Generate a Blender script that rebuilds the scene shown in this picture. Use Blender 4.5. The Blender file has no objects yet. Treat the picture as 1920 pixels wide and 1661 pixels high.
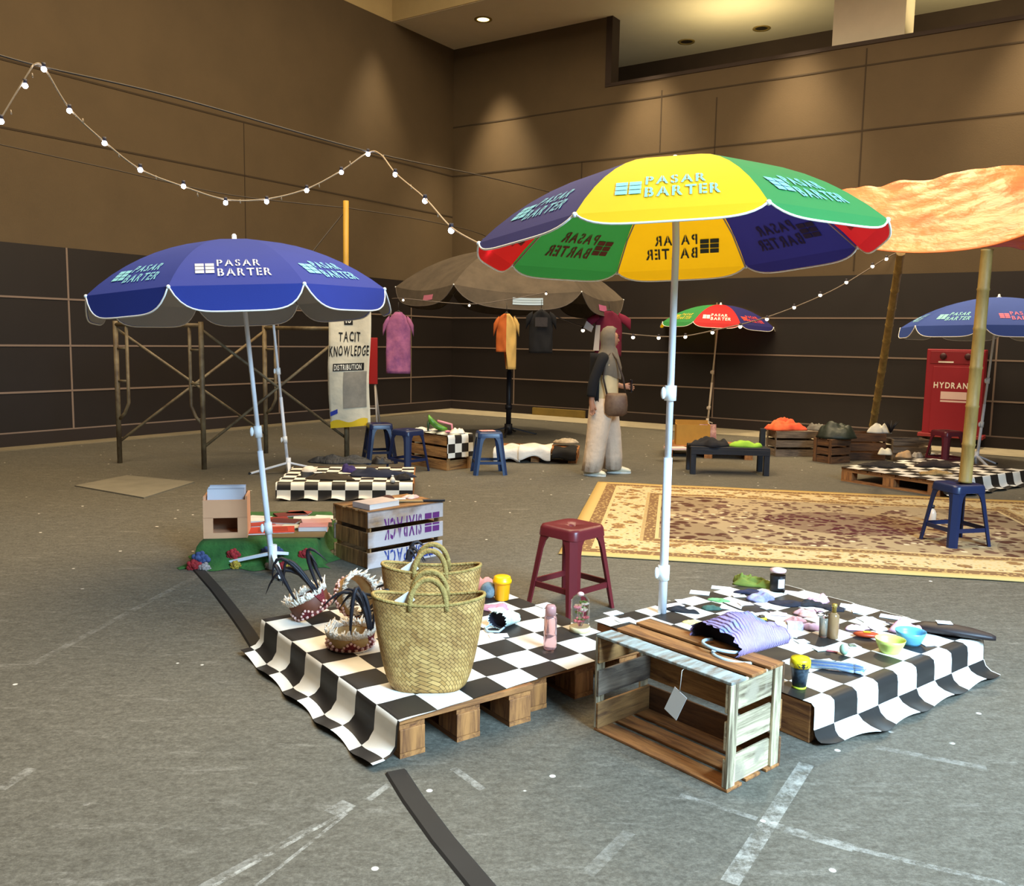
import bpy, bmesh, math, random
from mathutils import Vector, Matrix, noise
R_ = math.radians
S = bpy.context.scene
COL = S.collection
# ------------------------------------------------------------------ camera
F, CX, CY, CAM_H = 1661.0, 960.0, 830.5, 1.45
PITCH = math.atan((830 - 636) / F); ROLL = .0173
fw = Vector((0, math.cos(PITCH), -math.sin(PITCH)))
r0 = Vector((1, 0, 0)); u0 = Vector((0, math.sin(PITCH), math.cos(PITCH)))
rc = r0 * math.cos(ROLL) + u0 * math.sin(ROLL); uc = -r0 * math.sin(ROLL) + u0 * math.cos(ROLL)
CAM = Vector((0, 0, CAM_H))
cd = bpy.data.cameras.new('camera'); cam = bpy.data.objects.new('camera', cd); COL.objects.link(cam)
cd.sensor_fit = 'HORIZONTAL'; cd.sensor_width = 36; cd.lens = 36 * F / 1920
cd.clip_end = 200
m = Matrix((rc, uc, -fw)).transposed().to_4x4(); m.translation = CAM
cam.matrix_world = m
S.camera = cam
# ------------------------------------------------------------------ world, lights, exposure
S.view_settings.view_transform = 'Standard'; S.view_settings.look = 'None'
S.view_settings.gamma = 1; S.view_settings.use_curve_mapping = False
S.view_settings.exposure = 0.0
w = bpy.data.worlds.new('world'); S.world = w; w.use_nodes = True
bg = w.node_tree.nodes['Background']; bg.inputs[0].default_value = (.95, .86, .70, 1); bg.inputs[1].default_value = .15
def area(name, loc, target, sx, sy, watts, col):
    l = bpy.data.lights.new(name, 'AREA'); l.shape = 'RECTANGLE'; l.size = sx; l.size_y = sy
    l.energy = watts; l.color = col
    o = bpy.data.objects.new(name, l); COL.objects.link(o); o.location = loc
    o.rotation_euler = (Vector(target) - Vector(loc)).to_track_quat('-Z', 'Y').to_euler(); return o
def spot(name, loc, target, watts, col, size, blend=.6, rad=.08):
    l = bpy.data.lights.new(name, 'SPOT'); l.energy = watts; l.color = col; l.spot_size = R_(size); l.spot_blend = blend
    l.shadow_soft_size = rad
    o = bpy.data.objects.new(name, l); COL.objects.link(o); o.location = loc
    o.rotation_euler = (Vector(target) - Vector(loc)).to_track_quat('-Z', 'Y').to_euler(); return o
WARM = (1.0, .79, .50)
area('hall_ceiling_lamps', (-1.8, 6.2, 8.2), (-1.8, 6.2, 0), 7, 6, 1050, WARM)
area('hall_ceiling_lamps_far', (1.5, 10.5, 8.4), (1.5, 10.5, 0), 7, 5, 620, WARM)
dl = area('hall_daylight_lamp', (4.4, -1.2, 4.4), (2.3, 1.9, 0.1), 3.2, 2.6, 760, (.46, .73, 1.0)); dl.data.spread = R_(95)  # unseen area lamp added for cool daylight from the right; no door there
spot('hall_spotlight', (5.6, 12.9, 7.1), (3.4, 8.6, 0), 1000, (1.0, .78, .42), 58, .3, .15)
area('hall_ceiling_lamps_right', (8.5, 9.0, 8.2), (7.2, 10.5, 0), 3, 3, 420, (1.0, .84, .60))
# ------------------------------------------------------------------ helpers
def lin(h):
    h = h.lstrip('#'); c = [int(h[i:i + 2], 16) / 255 for i in (0, 2, 4)]
    return tuple(x / 12.92 if x <= .04045 else ((x + .055) / 1.055) ** 2.4 for x in c)
def ray(px, py): return fw + rc * ((px - CX) / F) - uc * ((py - CY) / F)
def G(px, py, z=0.0):
    d = ray(px, py); return CAM + d * ((z - CAM_H) / d.z)
def D(px, py, Y):
    d = ray(px, py); return CAM + d * (Y / d.y)
_m = {}
def mat(key, col, rough=.6, noise_amt=0, scale=8, col2=None, bump=0, bscale=40, metal=0, trans=0, ior=1.45, emit=None, stretch=(1, 1, 1), spec=.5, transl=0, coat=0):
    if key in _m: return _m[key]
    M = bpy.data.materials.new(key); M.use_nodes = True; nt = M.node_tree; N = nt.nodes; L = nt.links
    b = N['Principled BSDF']; c = lin(col) if isinstance(col, str) else col
    b.inputs['Base Color'].default_value = (*c, 1); b.inputs['Roughness'].default_value = rough
    b.inputs['Metallic'].default_value = metal; b.inputs['Specular IOR Level'].default_value = spec
    b.inputs['IOR'].default_value = ior
    if trans: b.inputs['Transmission Weight'].default_value = trans
    if coat: b.inputs['Coat Weight'].default_value = coat
    if emit: b.inputs['Emission Color'].default_value = (*lin(emit[0]), 1); b.inputs['Emission Strength'].default_value = emit[1]
    tc = N.new('ShaderNodeTexCoord'); mp = N.new('ShaderNodeMapping'); L.new(tc.outputs['Object'], mp.inputs[0]); mp.inputs['Scale'].default_value = stretch
    if noise_amt or col2:
        n = N.new('ShaderNodeTexNoise'); n.inputs['Scale'].default_value = scale; n.inputs['Detail'].default_value = 6; n.inputs['Roughness'].default_value = .65
        L.new(mp.outputs[0], n.inputs['Vector'])
        r = N.new('ShaderNodeValToRGB'); r.color_ramp.elements[0].position = .32; r.color_ramp.elements[1].position = .68
        c2 = lin(col2) if col2 else tuple(x * (1 - noise_amt) for x in c)
        r.color_ramp.elements[0].color = (*c2, 1); r.color_ramp.elements[1].color = (*c, 1)
        L.new(n.outputs['Fac'], r.inputs[0]); L.new(r.outputs[0], b.inputs['Base Color'])
    if bump:
        n2 = N.new('ShaderNodeTexNoise'); n2.inputs['Scale'].default_value = bscale; n2.inputs['Detail'].default_value = 4
        L.new(mp.outputs[0], n2.inputs['Vector'])
        bu = N.new('ShaderNodeBump'); bu.inputs['Strength'].default_value = bump; bu.inputs['Distance'].default_value = .02
        L.new(n2.outputs['Fac'], bu.inputs['Height']); L.new(bu.outputs[0], b.inputs['Normal'])
    if transl:
        t = N.new('ShaderNodeBsdfTranslucent'); mx = N.new('ShaderNodeMixShader'); mx.inputs[0].default_value = transl
        out = N['Material Output']; L.new(b.outputs[0], mx.inputs[1]); L.new(t.outputs[0], mx.inputs[2]); L.new(mx.outputs[0], out.inputs[0])
        if noise_amt or col2: L.new(r.outputs[0], t.inputs[0])
        else: t.inputs[0].default_value = (*c, 1)
    _m[key] = M; return M
def wood(key, dark, light, axis=0, sc=6, rough=.75, patch=None):
    """boards with grain running along one local axis, optionally with patches of old paint"""
    k = key + 'xyz'[axis]
    if k in _m: return _m[k]
    M = bpy.data.materials.new(k); M.use_nodes = True; nt = M.node_tree; N = nt.nodes; L = nt.links; b = N['Principled BSDF']
    b.inputs['Roughness'].default_value = rough
    tc = N.new('ShaderNodeTexCoord'); mp = N.new('ShaderNodeMapping'); s = [sc * 5] * 3; s[axis] = sc * .5; mp.inputs['Scale'].default_value = s
    L.new(tc.outputs['Object'], mp.inputs[0]); n = N.new('ShaderNodeTexNoise'); n.inputs['Scale'].default_value = 1; n.inputs['Detail'].default_value = 8; n.inputs['Roughness'].default_value = .7; n.inputs['Distortion'].default_value = .6
    L.new(mp.outputs[0], n.inputs['Vector'])
    r = N.new('ShaderNodeValToRGB'); r.color_ramp.elements[0].position = .36; r.color_ramp.elements[1].position = .62
    r.color_ramp.elements[0].color = (*lin(dark), 1); r.color_ramp.elements[1].color = (*lin(light), 1)
    L.new(n.outputs['Fac'], r.inputs[0]); o = r.outputs[0]
    if patch:
        n2 = N.new('ShaderNodeTexNoise'); n2.inputs['Scale'].default_value = patch[1]; n2.inputs['Detail'].default_value = 5; L.new(tc.outputs['Object'], n2.inputs['Vector'])
        r2 = N.new('ShaderNodeValToRGB'); r2.color_ramp.elements[0].position = patch[2]; r2.color_ramp.elements[1].position = patch[2] + .12; L.new(n2.outputs['Fac'], r2.inputs[0])
        mx = N.new('ShaderNodeMix'); mx.data_type = 'RGBA'; L.new(r2.outputs[0], mx.inputs[0]); L.new(o, mx.inputs[6]); mx.inputs[7].default_value = (*lin(patch[0]), 1); o = mx.outputs[2]
    L.new(o, b.inputs['Base Color'])
    bu = N.new('ShaderNodeBump'); bu.inputs['Strength'].default_value = .35; bu.inputs['Distance'].default_value = .01; L.new(n.outputs['Fac'], bu.inputs['Height']); L.new(bu.outputs[0], b.inputs['Normal'])
    _m[k] = M; return M
class MB:
    def __init__(s): s.v = []; s.f = []; s.mi = []; s.uv = {}; s.sm = []
    def add(s, vs, fs, mi=0, smooth=False):
        o = len(s.v); s.v += [Vector(p) for p in vs]
        for f in fs: s.f.append([o + i for i in f]); s.mi.append(mi); s.sm.append(smooth)
        return o
    def box(s, c, size, rz=0, mi=0, bev=0, M=None):
        x, y, z = (size[0] / 2, size[1] / 2, size[2] / 2); c = Vector(c)
        rot = M if M is not None else Matrix.Rotation(rz, 3, 'Z')
        if bev:
            bm = bmesh.new(); bmesh.ops.create_cube(bm, size=1, matrix=Matrix.Diagonal((size[0], size[1], size[2], 1)))
            bmesh.ops.bevel(bm, geom=bm.edges[:], offset=bev, segments=2, affect='EDGES', profile=.5)
            bm.verts.index_update()
            s.add([c + rot @ v.co for v in bm.verts], [[v.index for v in f.verts] for f in bm.faces], mi); bm.free(); return s
        p = [(-x, -y, -z), (x, -y, -z), (x, y, -z), (-x, y, -z), (-x, -y, z), (x, -y, z), (x, y, z), (-x, y, z)]
        s.add([c + rot @ Vector(q) for q in p], [(3, 2, 1, 0), (4, 5, 6, 7), (0, 1, 5, 4), (1, 2, 6, 5), (2, 3, 7, 6), (3, 0, 4, 7)], mi); return s
    def prism(s, poly, z0, z1, mi=0):
        n = len(poly); vs = [(*p[:2], z0) for p in poly] + [(*p[:2], z1) for p in poly]
        s.add(vs, [list(range(n))[::-1], list(range(n, 2 * n))] + [(i, (i + 1) % n, n + (i + 1) % n, n + i) for i in range(n)], mi); return s
    def extr(s, poly3, d, mi=0):
        n = len(poly3); d = Vector(d); vs = [Vector(p) for p in poly3]; vs += [p + d for p in vs]
        s.add(vs, [list(range(n))[::-1], list(range(n, 2 * n))] + [(i, (i + 1) % n, n + (i + 1) % n, n + i) for i in range(n)], mi); return s
    def rings(s, rings, mi=0, cap0=True, cap1=True, closed=True, smooth=True):
        n = len(rings[0]); o = len(s.v); vs = [p for r in rings for p in r]; fs = []
        for i in range(len(rings) - 1):
            for j in range(n if closed else n - 1):
                k = (j + 1) % n; fs.append((i * n + j, i * n + k, (i + 1) * n + k, (i + 1) * n + j))
        s.add(vs, fs, mi, smooth)
        if cap0: s.f.append([o + j for j in range(n)][::-1]); s.mi.append(mi); s.sm.append(False)
        if cap1: s.f.append([o + (len(rings) - 1) * n + j for j in range(n)]); s.mi.append(mi); s.sm.append(False)
        return s
    def tube(s, pts, r, n=8, mi=0, caps=True):
        pts = [Vector(p) for p in pts]; rs = r if isinstance(r, (list, tuple)) else [r] * len(pts); rg = []
        up = None
        for i, p in enumerate(pts):
            t = (pts[min(i + 1, len(pts) - 1)] - pts[max(i - 1, 0)]).normalized()
            if up is None: up = Vector((0, 0, 1)) if abs(t.z) < .9 else Vector((1, 0, 0))
            a = t.cross(up).normalized(); b = a.cross(t).normalized(); up = b
            rg.append([p + (a * math.cos(2 * math.pi * k / n) + b * math.sin(2 * math.pi * k / n)) * rs[i] for k in range(n)])
        return s.rings(rg, mi, caps, caps)
    def lathe(s, prof, n=24, c=(0, 0, 0), mi=0, cap0=True, cap1=True, sx=1, sy=1, M=None):
        c = Vector(c); rot = M or Matrix.Identity(3)
        return s.rings([[c + rot @ Vector((r * sx * math.cos(2 * math.pi * k / n), r * sy * math.sin(2 * math.pi * k / n), z)) for k in range(n)] for r, z in prof], mi, cap0, cap1)
    def ball(s, c, r, n=10, mi=0, sc=(1, 1, 1), M=None):
        h = max(4, n // 2 + 1)
        return s.lathe([(max(1e-4, math.sin(math.pi * i / h)) * r * sc[0], -math.cos(math.pi * i / h) * r * sc[2]) for i in range(h + 1)], n, c, mi, sy=sc[1] / sc[0], M=M)
    def grid(s, fn, nu, nv, mi=0, smooth=True, flip=False):
        vs = [fn(i / nu, j / nv) for i in range(nu + 1) for j in range(nv + 1)]
        fs = []
        for i in range(nu):
            for j in range(nv):
                a = i * (nv + 1) + j; q = (a, a + nv + 1, a + nv + 2, a + 1); fs.append(q[::-1] if flip else q)
        s.add(vs, fs, mi, smooth); return s
    def build(s, name, mats, parent=None, uv=None, thick=0):
        me = bpy.data.meshes.new(name); me.from_pydata([tuple(v) for v in s.v], [], s.f); me.update()
        for mm in (mats if isinstance(mats, (list, tuple)) else [mats]): me.materials.append(mm)
        for p, mi, sm in zip(me.polygons, s.mi, s.sm): p.material_index = mi; p.use_smooth = sm
        if uv:
            l = me.uv_layers.new(name='UVMap')
            for lp in me.loops: l.data[lp.index].uv = uv[lp.vertex_index]
        o = bpy.data.objects.new(name, me); COL.objects.link(o)
        if parent is not None: o.parent = parent
        if thick:
            md = o.modifiers.new('thickness', 'SOLIDIFY'); md.thickness = thick; md.offset = 0
        return o
def tag(o, label, cat, group=None):
    o['label'] = label; o['category'] = cat
    if group: o['group'] = group
    return o
def thing(name, label, cat, loc=(0, 0, 0), rz=0, group=None):
    o = bpy.data.objects.new(name, None); COL.objects.link(o); o.location = loc; o.rotation_euler = (0, 0, rz); o.empty_display_size = .1
    return tag(o, label, cat, group)
def struct(o): o['kind'] = 'structure'; return o
_glyph = {}
def glyphs(txt, slit=.0):
    """flat outline letters, 1 unit high: list of (verts2d, faces), plus the width"""
    if (txt, slit) in _glyph: return _glyph[(txt, slit)]
    V = []; Fc = []; x = 0
    for ch in txt:
        if ch == ' ': x += .4; continue
        cu = bpy.data.curves.new('g', 'FONT'); cu.body = ch; cu.size = 1.4; cu.offset = .03; cu.resolution_u = 3
        ob = bpy.data.objects.new('g', cu); COL.objects.link(ob)
        me = bpy.data.meshes.new_from_object(ob)
        bm = bmesh.new(); bm.from_mesh(me); bpy.data.objects.remove(ob); bpy.data.curves.remove(cu); bpy.data.meshes.remove(me)
        if bm.verts:
            xs = [v.co.x for v in bm.verts]; a, b2 = min(xs), max(xs); wdt = b2 - a
            if slit and ch in 'PASRBKDOCE':
                mid = a + wdt * (.5 if ch in 'ASO' else .42)
                for px in (mid - slit, mid + slit):
                    bmesh.ops.bisect_plane(bm, geom=bm.verts[:] + bm.edges[:] + bm.faces[:], plane_co=(px, 0, 0), plane_no=(1, 0, 0))
                bmesh.ops.delete(bm, geom=[f for f in bm.faces if abs(f.calc_center_median().x - mid) < slit], context='FACES')
                bm.verts.ensure_lookup_table()
            bmesh.ops.triangulate(bm, faces=bm.faces[:]); bm.verts.index_update()
            o = len(V); V += [(v.co.x - a + x, v.co.y) for v in bm.verts]; Fc += [[o + v.index for v in f.verts] for f in bm.faces]
            x += wdt + .22
        bm.free()
    _glyph[(txt, slit)] = (V, Fc, x - .22); return _glyph[(txt, slit)]
def put_text(mb, txt, h, fn, x0=0, y0=0, width=None, mi=0, slit=0, center=False):
    """fn(x, y) -> 3D point; x0, y0 lower left of the word"""
    V, Fc, W = glyphs(txt, slit); kx = h if width is None else width / W
    ox = x0 - (W * kx / 2 if center else 0)
    mb.add([fn(ox + x * kx, y0 + y * h) for x, y in V], Fc, mi)
    return W * kx
def put_rect(mb, fn, x0, y0, x1, y1, mi=0): mb.add([fn(x0, y0), fn(x1, y0), fn(x1, y1), fn(x0, y1)], [(0, 1, 2, 3)], mi)
def put_logo(mb, fn, x, y, h, mi=0):
    w_ = h * .42
    for i in range(2):
        for j in range(3): put_rect(mb, fn, x + i * (w_ + h * .06), y + j * h / 3, x + i * (w_ + h * .06) + w_, y + j * h / 3 + h * .28, mi)
# ------------------------------------------------------------------ room shell
KO = Vector((-1.289, 18.396, 0)); aR = math.atan2(-.562, .827)
uR = Vector((math.cos(aR), math.sin(aR), 0)); uL = Vector((-math.sin(-aR) * -1, 0, 0))
uL = Vector((uR.y, -uR.x, 0))   # uL runs from the corner towards the camera
def W(sr, sl, z=0): return KO + uR * sr + uL * sl + Vector((0, 0, z))
WZ, PZ, WAIN = 7.15, 5.98, 2.53
def floor_mat():
    M = bpy.data.materials.new('stained_concrete'); M.use_nodes = True; nt = M.node_tree; N = nt.nodes; L = nt.links; b = N['Principled BSDF']
    tc = N.new('ShaderNodeTexCoord')
    def nz(scale, det=6, stretch=(1, 1, 1), rot=0, rough=.6):
        mp = N.new('ShaderNodeMapping'); mp.inputs['Scale'].default_value = stretch; mp.inputs['Rotation'].default_value = (0, 0, rot); L.new(tc.outputs['Object'], mp.inputs[0])
        n = N.new('ShaderNodeTexNoise'); n.inputs['Scale'].default_value = scale; n.inputs['Detail'].default_value = det; n.inputs['Roughness'].default_value = rough; L.new(mp.outputs[0], n.inputs['Vector']); return n.outputs['Fac']
    def ramp(f, a, b_, ca, cb):
        r = N.new('ShaderNodeValToRGB'); r.color_ramp.elements[0].position = a; r.color_ramp.elements[1].position = b_
        r.color_ramp.elements[0].color = (*ca, 1); r.color_ramp.elements[1].color = (*cb, 1); L.new(f, r.inputs[0]); return r.outputs[0]
    def mix(fac, A, Bc):
        x = N.new('ShaderNodeMix'); x.data_type = 'RGBA'
        if isinstance(fac, float): x.inputs[0].default_value = fac
        else: L.new(fac, x.inputs[0])
        L.new(A, x.inputs[6])
        if isinstance(Bc, tuple): x.inputs[7].default_value = (*Bc, 1)
        else: L.new(Bc, x.inputs[7])
        return x.outputs[2]
    base = ramp(nz(.7, 8), .3, .7, lin('#4b473c'), lin('#625c4f'))
    fine = ramp(nz(12, 12, (1, 2.0, 1), -.75, rough=.95), .36, .66, lin('#2c2922'), lin('#878173'))
    c = mix(.62, base, fine)
    st = ramp(nz(2.2, 9, (1, 5, 1), -.75, .8), .56, .74, (0, 0, 0), (1, 1, 1)); 
    sx = N.new('ShaderNodeMath'); sx.operation = 'MULTIPLY'; L.new(st, sx.inputs[0]); sx.inputs[1].default_value = .55
    c = mix(sx.outputs[0], c, lin('#a39c8e'))
    st2 = ramp(nz(3.5, 8, (5, .8, 1), .7, .75), .66, .74, (0, 0, 0), (1, 1, 1)); sx2 = N.new('ShaderNodeMath'); sx2.operation = 'MULTIPLY'; L.new(st2, sx2.inputs[0]); sx2.inputs[1].default_value = .4
    c = mix(sx2.outputs[0], c, lin('#aaa294'))
    grit = ramp(nz(55, 6, rough=.9), .42, .62, (.55, .55, .55), (1.25, 1.25, 1.25)); gx = N.new('ShaderNodeMix'); gx.data_type = 'RGBA'; gx.blend_type = 'MULTIPLY'; gx.inputs[0].default_value = .8; L.new(c, gx.inputs[6]); L.new(grit, gx.inputs[7]); c = gx.outputs[2]
    # spatter of pale paint drops
    v = N.new('ShaderNodeTexVoronoi'); v.inputs['Scale'].default_value = 5.5; L.new(tc.outputs['Object'], v.inputs['Vector'])
    sp = ramp(v.outputs['Distance'], .05, .065, (1, 1, 1), (0, 0, 0))
    gate = ramp(nz(2.6, 3), .42, .48, (0, 0, 0), (1, 1, 1)); gm = N.new('ShaderNodeMath'); gm.operation = 'MULTIPLY'; L.new(sp, gm.inputs[0]); L.new(gate, gm.inputs[1])
    c = mix(gm.outputs[0], c, lin('#d8cfc0'))
    # scraped-off strips of tape: worn pale bands along segments of the floor
    wear = ramp(nz(13, 9, rough=.85), .44, .60, (0, 0, 0), (1, 1, 1))
    segs = [((1512, 1432), (1368, 1655), .026, .6), ((1440, 1545), (1600, 1590), .022, .5), ((1600, 1590), (1930, 1668), .012, .5), ((1275, 1490), (1420, 1535), .012, .4), ((1180, 1560), (1100, 1640), .02, .25), ((660, 1515), (400, 1661), .007, .7), ((650, 1525), (480, 1661), .006, .6), ((600, 1545), (330, 1690), .016, .35), ((655, 1505), (620, 1525), .03, .5), ((730, 1470), (690, 1500), .012, .6), ((850, 1440), (905, 1480), .014, .5), ((1640, 1400), (1850, 1440), .018, .3), ((60, 1245), (480, 1020), .02, .22), ((0, 1480), (60, 1440), .02, .4)]
    for (p, q, wd, st_) in segs:
        p, q = G(*p), G(*q); d = q - p; ln = d.length; an = math.atan2(d.y, d.x)
        vm = N.new('ShaderNodeVectorMath'); vm.operation = 'SUBTRACT'; L.new(tc.outputs['Object'], vm.inputs[0]); vm.inputs[1].default_value = (p + q) / 2
        rt = N.new('ShaderNodeVectorRotate'); rt.rotation_type = 'Z_AXIS'; rt.inputs['Angle'].default_value = -an; L.new(vm.outputs[0], rt.inputs['Vector'])
        sp_ = N.new('ShaderNodeSeparateXYZ'); L.new(rt.outputs[0], sp_.inputs[0]); res = None
        for ax, half in ((0, ln / 2), (1, wd)):
            ab = N.new('ShaderNodeMath'); ab.operation = 'ABSOLUTE'; L.new(sp_.outputs[ax], ab.inputs[0])
            lt = N.new('ShaderNodeMath'); lt.operation = 'LESS_THAN'; L.new(ab.outputs[0], lt.inputs[0]); lt.inputs[1].default_value = half
            if res is None: res = lt.outputs[0]
            else:
                mu = N.new('ShaderNodeMath'); mu.operation = 'MULTIPLY'; L.new(res, mu.inputs[0]); L.new(lt.outputs[0], mu.inputs[1]); res = mu.outputs[0]
        mu = N.new('ShaderNodeMath'); mu.operation = 'MULTIPLY'; L.new(res, mu.inputs[0]); L.new(wear, mu.inputs[1])
        m2 = N.new('ShaderNodeMath'); m2.operation = 'MULTIPLY'; L.new(mu.outputs[0], m2.inputs[0]); m2.inputs[1].default_value = st_
        c = mix(m2.outputs[0], c, lin('#b7b2a6'))
    L.new(c, b.inputs['Base Color']); b.inputs['Roughness'].default_value = .62; b.inputs['Specular IOR Level'].default_value = .35
    bu = N.new('ShaderNodeBump'); bu.inputs['Strength'].default_value = .15; bu.inputs['Distance'].default_value = .01; L.new(nz(40, 5), bu.inputs['Height']); L.new(bu.outputs[0], b.inputs['Normal'])
    return M
mb = MB(); mb.prism([W(0, 26).to_2d(), W(-.3, -.3).to_2d(), W(18, -.3).to_2d(), W(18, 26).to_2d()][::-1], -.2, 0); struct(mb.build('floor', floor_mat()))
# pale strip of cement at the foot of the walls
wallm = mat('brown_wall_board', '#5a4a34', .85, .14, 1.2, bump=.06, bscale=60)
seamm = mat('dark_wall_seam', '#3a2e20', .9)  # dark joint lines between the wall boards
wainm = mat('black_wall_panel', '#1e1715', .55, .2, 1.5)
railm = mat('grey_rail', '#7c6a5e', .5)
darkm = mat('dark_trim', '#33261f', .8)
beigem = mat('beige_plaster', '#c0a878', .9, .1, 2)
ceilm = mat('ceiling_plaster', '#d8cdb4', .9, .06, 2)
def slab(name, sr0, sr1, sl0, sl1, z0, z1, mt, parent=None):
    b = MB(); c = W((sr0 + sr1) / 2, (sl0 + sl1) / 2, (z0 + z1) / 2); b.box(c, (abs(sr1 - sr0), abs(sl1 - sl0), z1 - z0), aR)
    return b.build(name, mt, parent)
wl = struct(slab('wall_left', -.3, 0, -.3, 24, 0, 7.15, wallm))
wr = MB()
pts = [(0, 0), (18, 0), (18, PZ), (3.47, PZ), (3.47, WZ), (0, WZ)]
wr.extr([W(a, 0, z) for a, z in pts], uL * -.25); wr = struct(wr.build('wall_right', wallm))
# rear wall of the gallery behind the parapet, its ceiling and the column standing on the parapet
struct(slab('wall_back', -2.5, 18, -2.95, -2.7, PZ - .5, 7.15, mat('gallery_wall', '#4a3c36', .85, .2, 2)))
cb = MB(); cb.prism([W(-.3, 1.78).to_2d(), W(-.3, -2.95).to_2d(), W(18, -2.95).to_2d(), W(18, 1.78).to_2d()][::-1], 7.15, 7.45); struct(cb.build('ceiling', ceilm))
struct(slab('trim_1', -.3, 18, 1.72, 1.80, 7.16, 8.6, beigem))          # fascia above the low ceiling's near edge
struct(slab('trim_2', -.34, -.02, 1.8, 24, 7.15, 8.6, beigem))             # plaster above the left wall
struct(slab('column', 7.3, 8.36, -.9, -.28, PZ - .4, 7.15, mat('white_column_plaster', '#cfc4b4', .85, .06, 4)))
# parapet cap and opening jamb, dark
struct(slab('trim_3', 3.44, 18, -.26, .015, PZ - .03, PZ + .03, darkm)); struct(slab('trim_4', 3.44, 3.56, -.26, .015, PZ, 7.15, darkm))
# wainscot of black panels with grey rails on both walls
for wall, L_ in ((wl, 22), (wr, 17)):
    left = wall is wl
    def wb(a, b_, o0, o1, z0, z1, nm, mt):
        return slab(nm, o0, o1, a, b_, z0, z1, mt, wall) if left else slab(nm, a, b_, o0, o1, z0, z1, mt, wall)
    wb(.03, L_, 0, .03, .17, WAIN, 'wainscot', wainm)
    for z in (.175, .683, 1.27, 1.87): wb(.04, L_, .03, .04, z - .012, z + .012, 'rail', railm)
    for s_ in ((1.3, 4.6, 8.1, 12.0) if left else (1.6, 5.72, 9.95, 12.6)): wb(s_ - .012, s_ + .012, .03, .036, .17, WAIN - (0 if left else .4), 'panel_joint', railm)
    for z in ((4.7, 3.9) if left else (4.7, 5.65)): wb(.0, L_, 0, .006, z - .012, z + .012, 'seam', seamm)
    if not left:
        for s_, z0, z1 in ((4.55, 4.72, 5.75), (5.55, 3.3, 4.7), (5.55, 4.7, 5.5), (7.9, 2.6, 4.7), (7.9, 4.72, 5.9), (3.0, 2.6, 4.7), (10.6, 2.6, 5.5)): wb(s_ - .01, s_ + .01, 0, .006, z0, z1, 'seam', seamm)
    else:
        for s_ in (5.2,): wb(s_ - .006, s_ + .006, 0, .006, 2.6, 4.7, 'seam', seamm)
struct(slab('baseboard_left', 0, .06, .03, 22, 0, .17, mat('black_plinth', '#241b18', .8)))
struct(slab('baseboard_right', .03, 17, 0, .06, 0, .17, mat('black_plinth', '#241b18', .8)))
struct(slab('trim_5', .06, 17, .06, 1.0, 0, .012, mat('pale_cement', '#a69a80', .85, .25, 3)))     # pale cement strip at the wall foot
struct(slab('trim_6', .06, .35, 1.0, 16, 0, .012, mat('pale_cement2', '#80745c', .85, .3, 3)))
tag(slab('skirting_box', 2.1, 3.25, .065, .12, .013, .15, mat('yellow_grey_board', '#8d7434', .8, .2, 6)), 'low ochre board leaning along the foot of the right wall behind the person', 'board')
for s_, k in ((5.6, 30), (9.5, 45), (14, 45)): area('gallery_lamp', W(s_, -.55, 6.1), W(s_, -1.2, 9), 1.2, .8, k, (1, .82, .42))
# recessed ceiling downlights and the light they throw on the right wall
for i, (px, py) in enumerate(((906, 36), (1287, 78), (1428, 53))):
    p = G(px, py, 7.15); t = thing('ceiling_downlight', ['lit round recessed downlight glowing yellow in the ceiling corner', 'unlit round downlight in the ceiling above the gallery opening, the left one', 'unlit round downlight in the gallery ceiling, nearest the white column'][i], 'downlight', p)
    b = MB(); b.lathe([(.11, 0), (.11, -.012), (.16, -.012), (.16, 0)], 24, cap0=False, cap1=False); b.build('rim', mat('brass_rim', '#8a7440' if i == 0 else '#4b4238', .4), t)
    b = MB(); b.lathe([(.001, -.004), (.11, -.004)], 24, cap0=False, cap1=False)
    b.build('lens', mat('lit_lens', '#ffe9a0', .4, emit=('#ffe08a', 6)) if i == 0 else mat('dark_lens', '#2c2620', .4), t)
for sr in (1.2, 4.35, 6.9, 10.3, 13.5):
    spot('wall_downlight', W(sr, .62, 7.1), W(sr, .55, 0), 1300, (1.0, .80, .50), 64, .9, .2)
spot('wall_downlight', W(.5, 2.3, 7.1), W(.4, 2.3, 0), 400, (1.0, .80, .50), 62, .9, .2)
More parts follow.
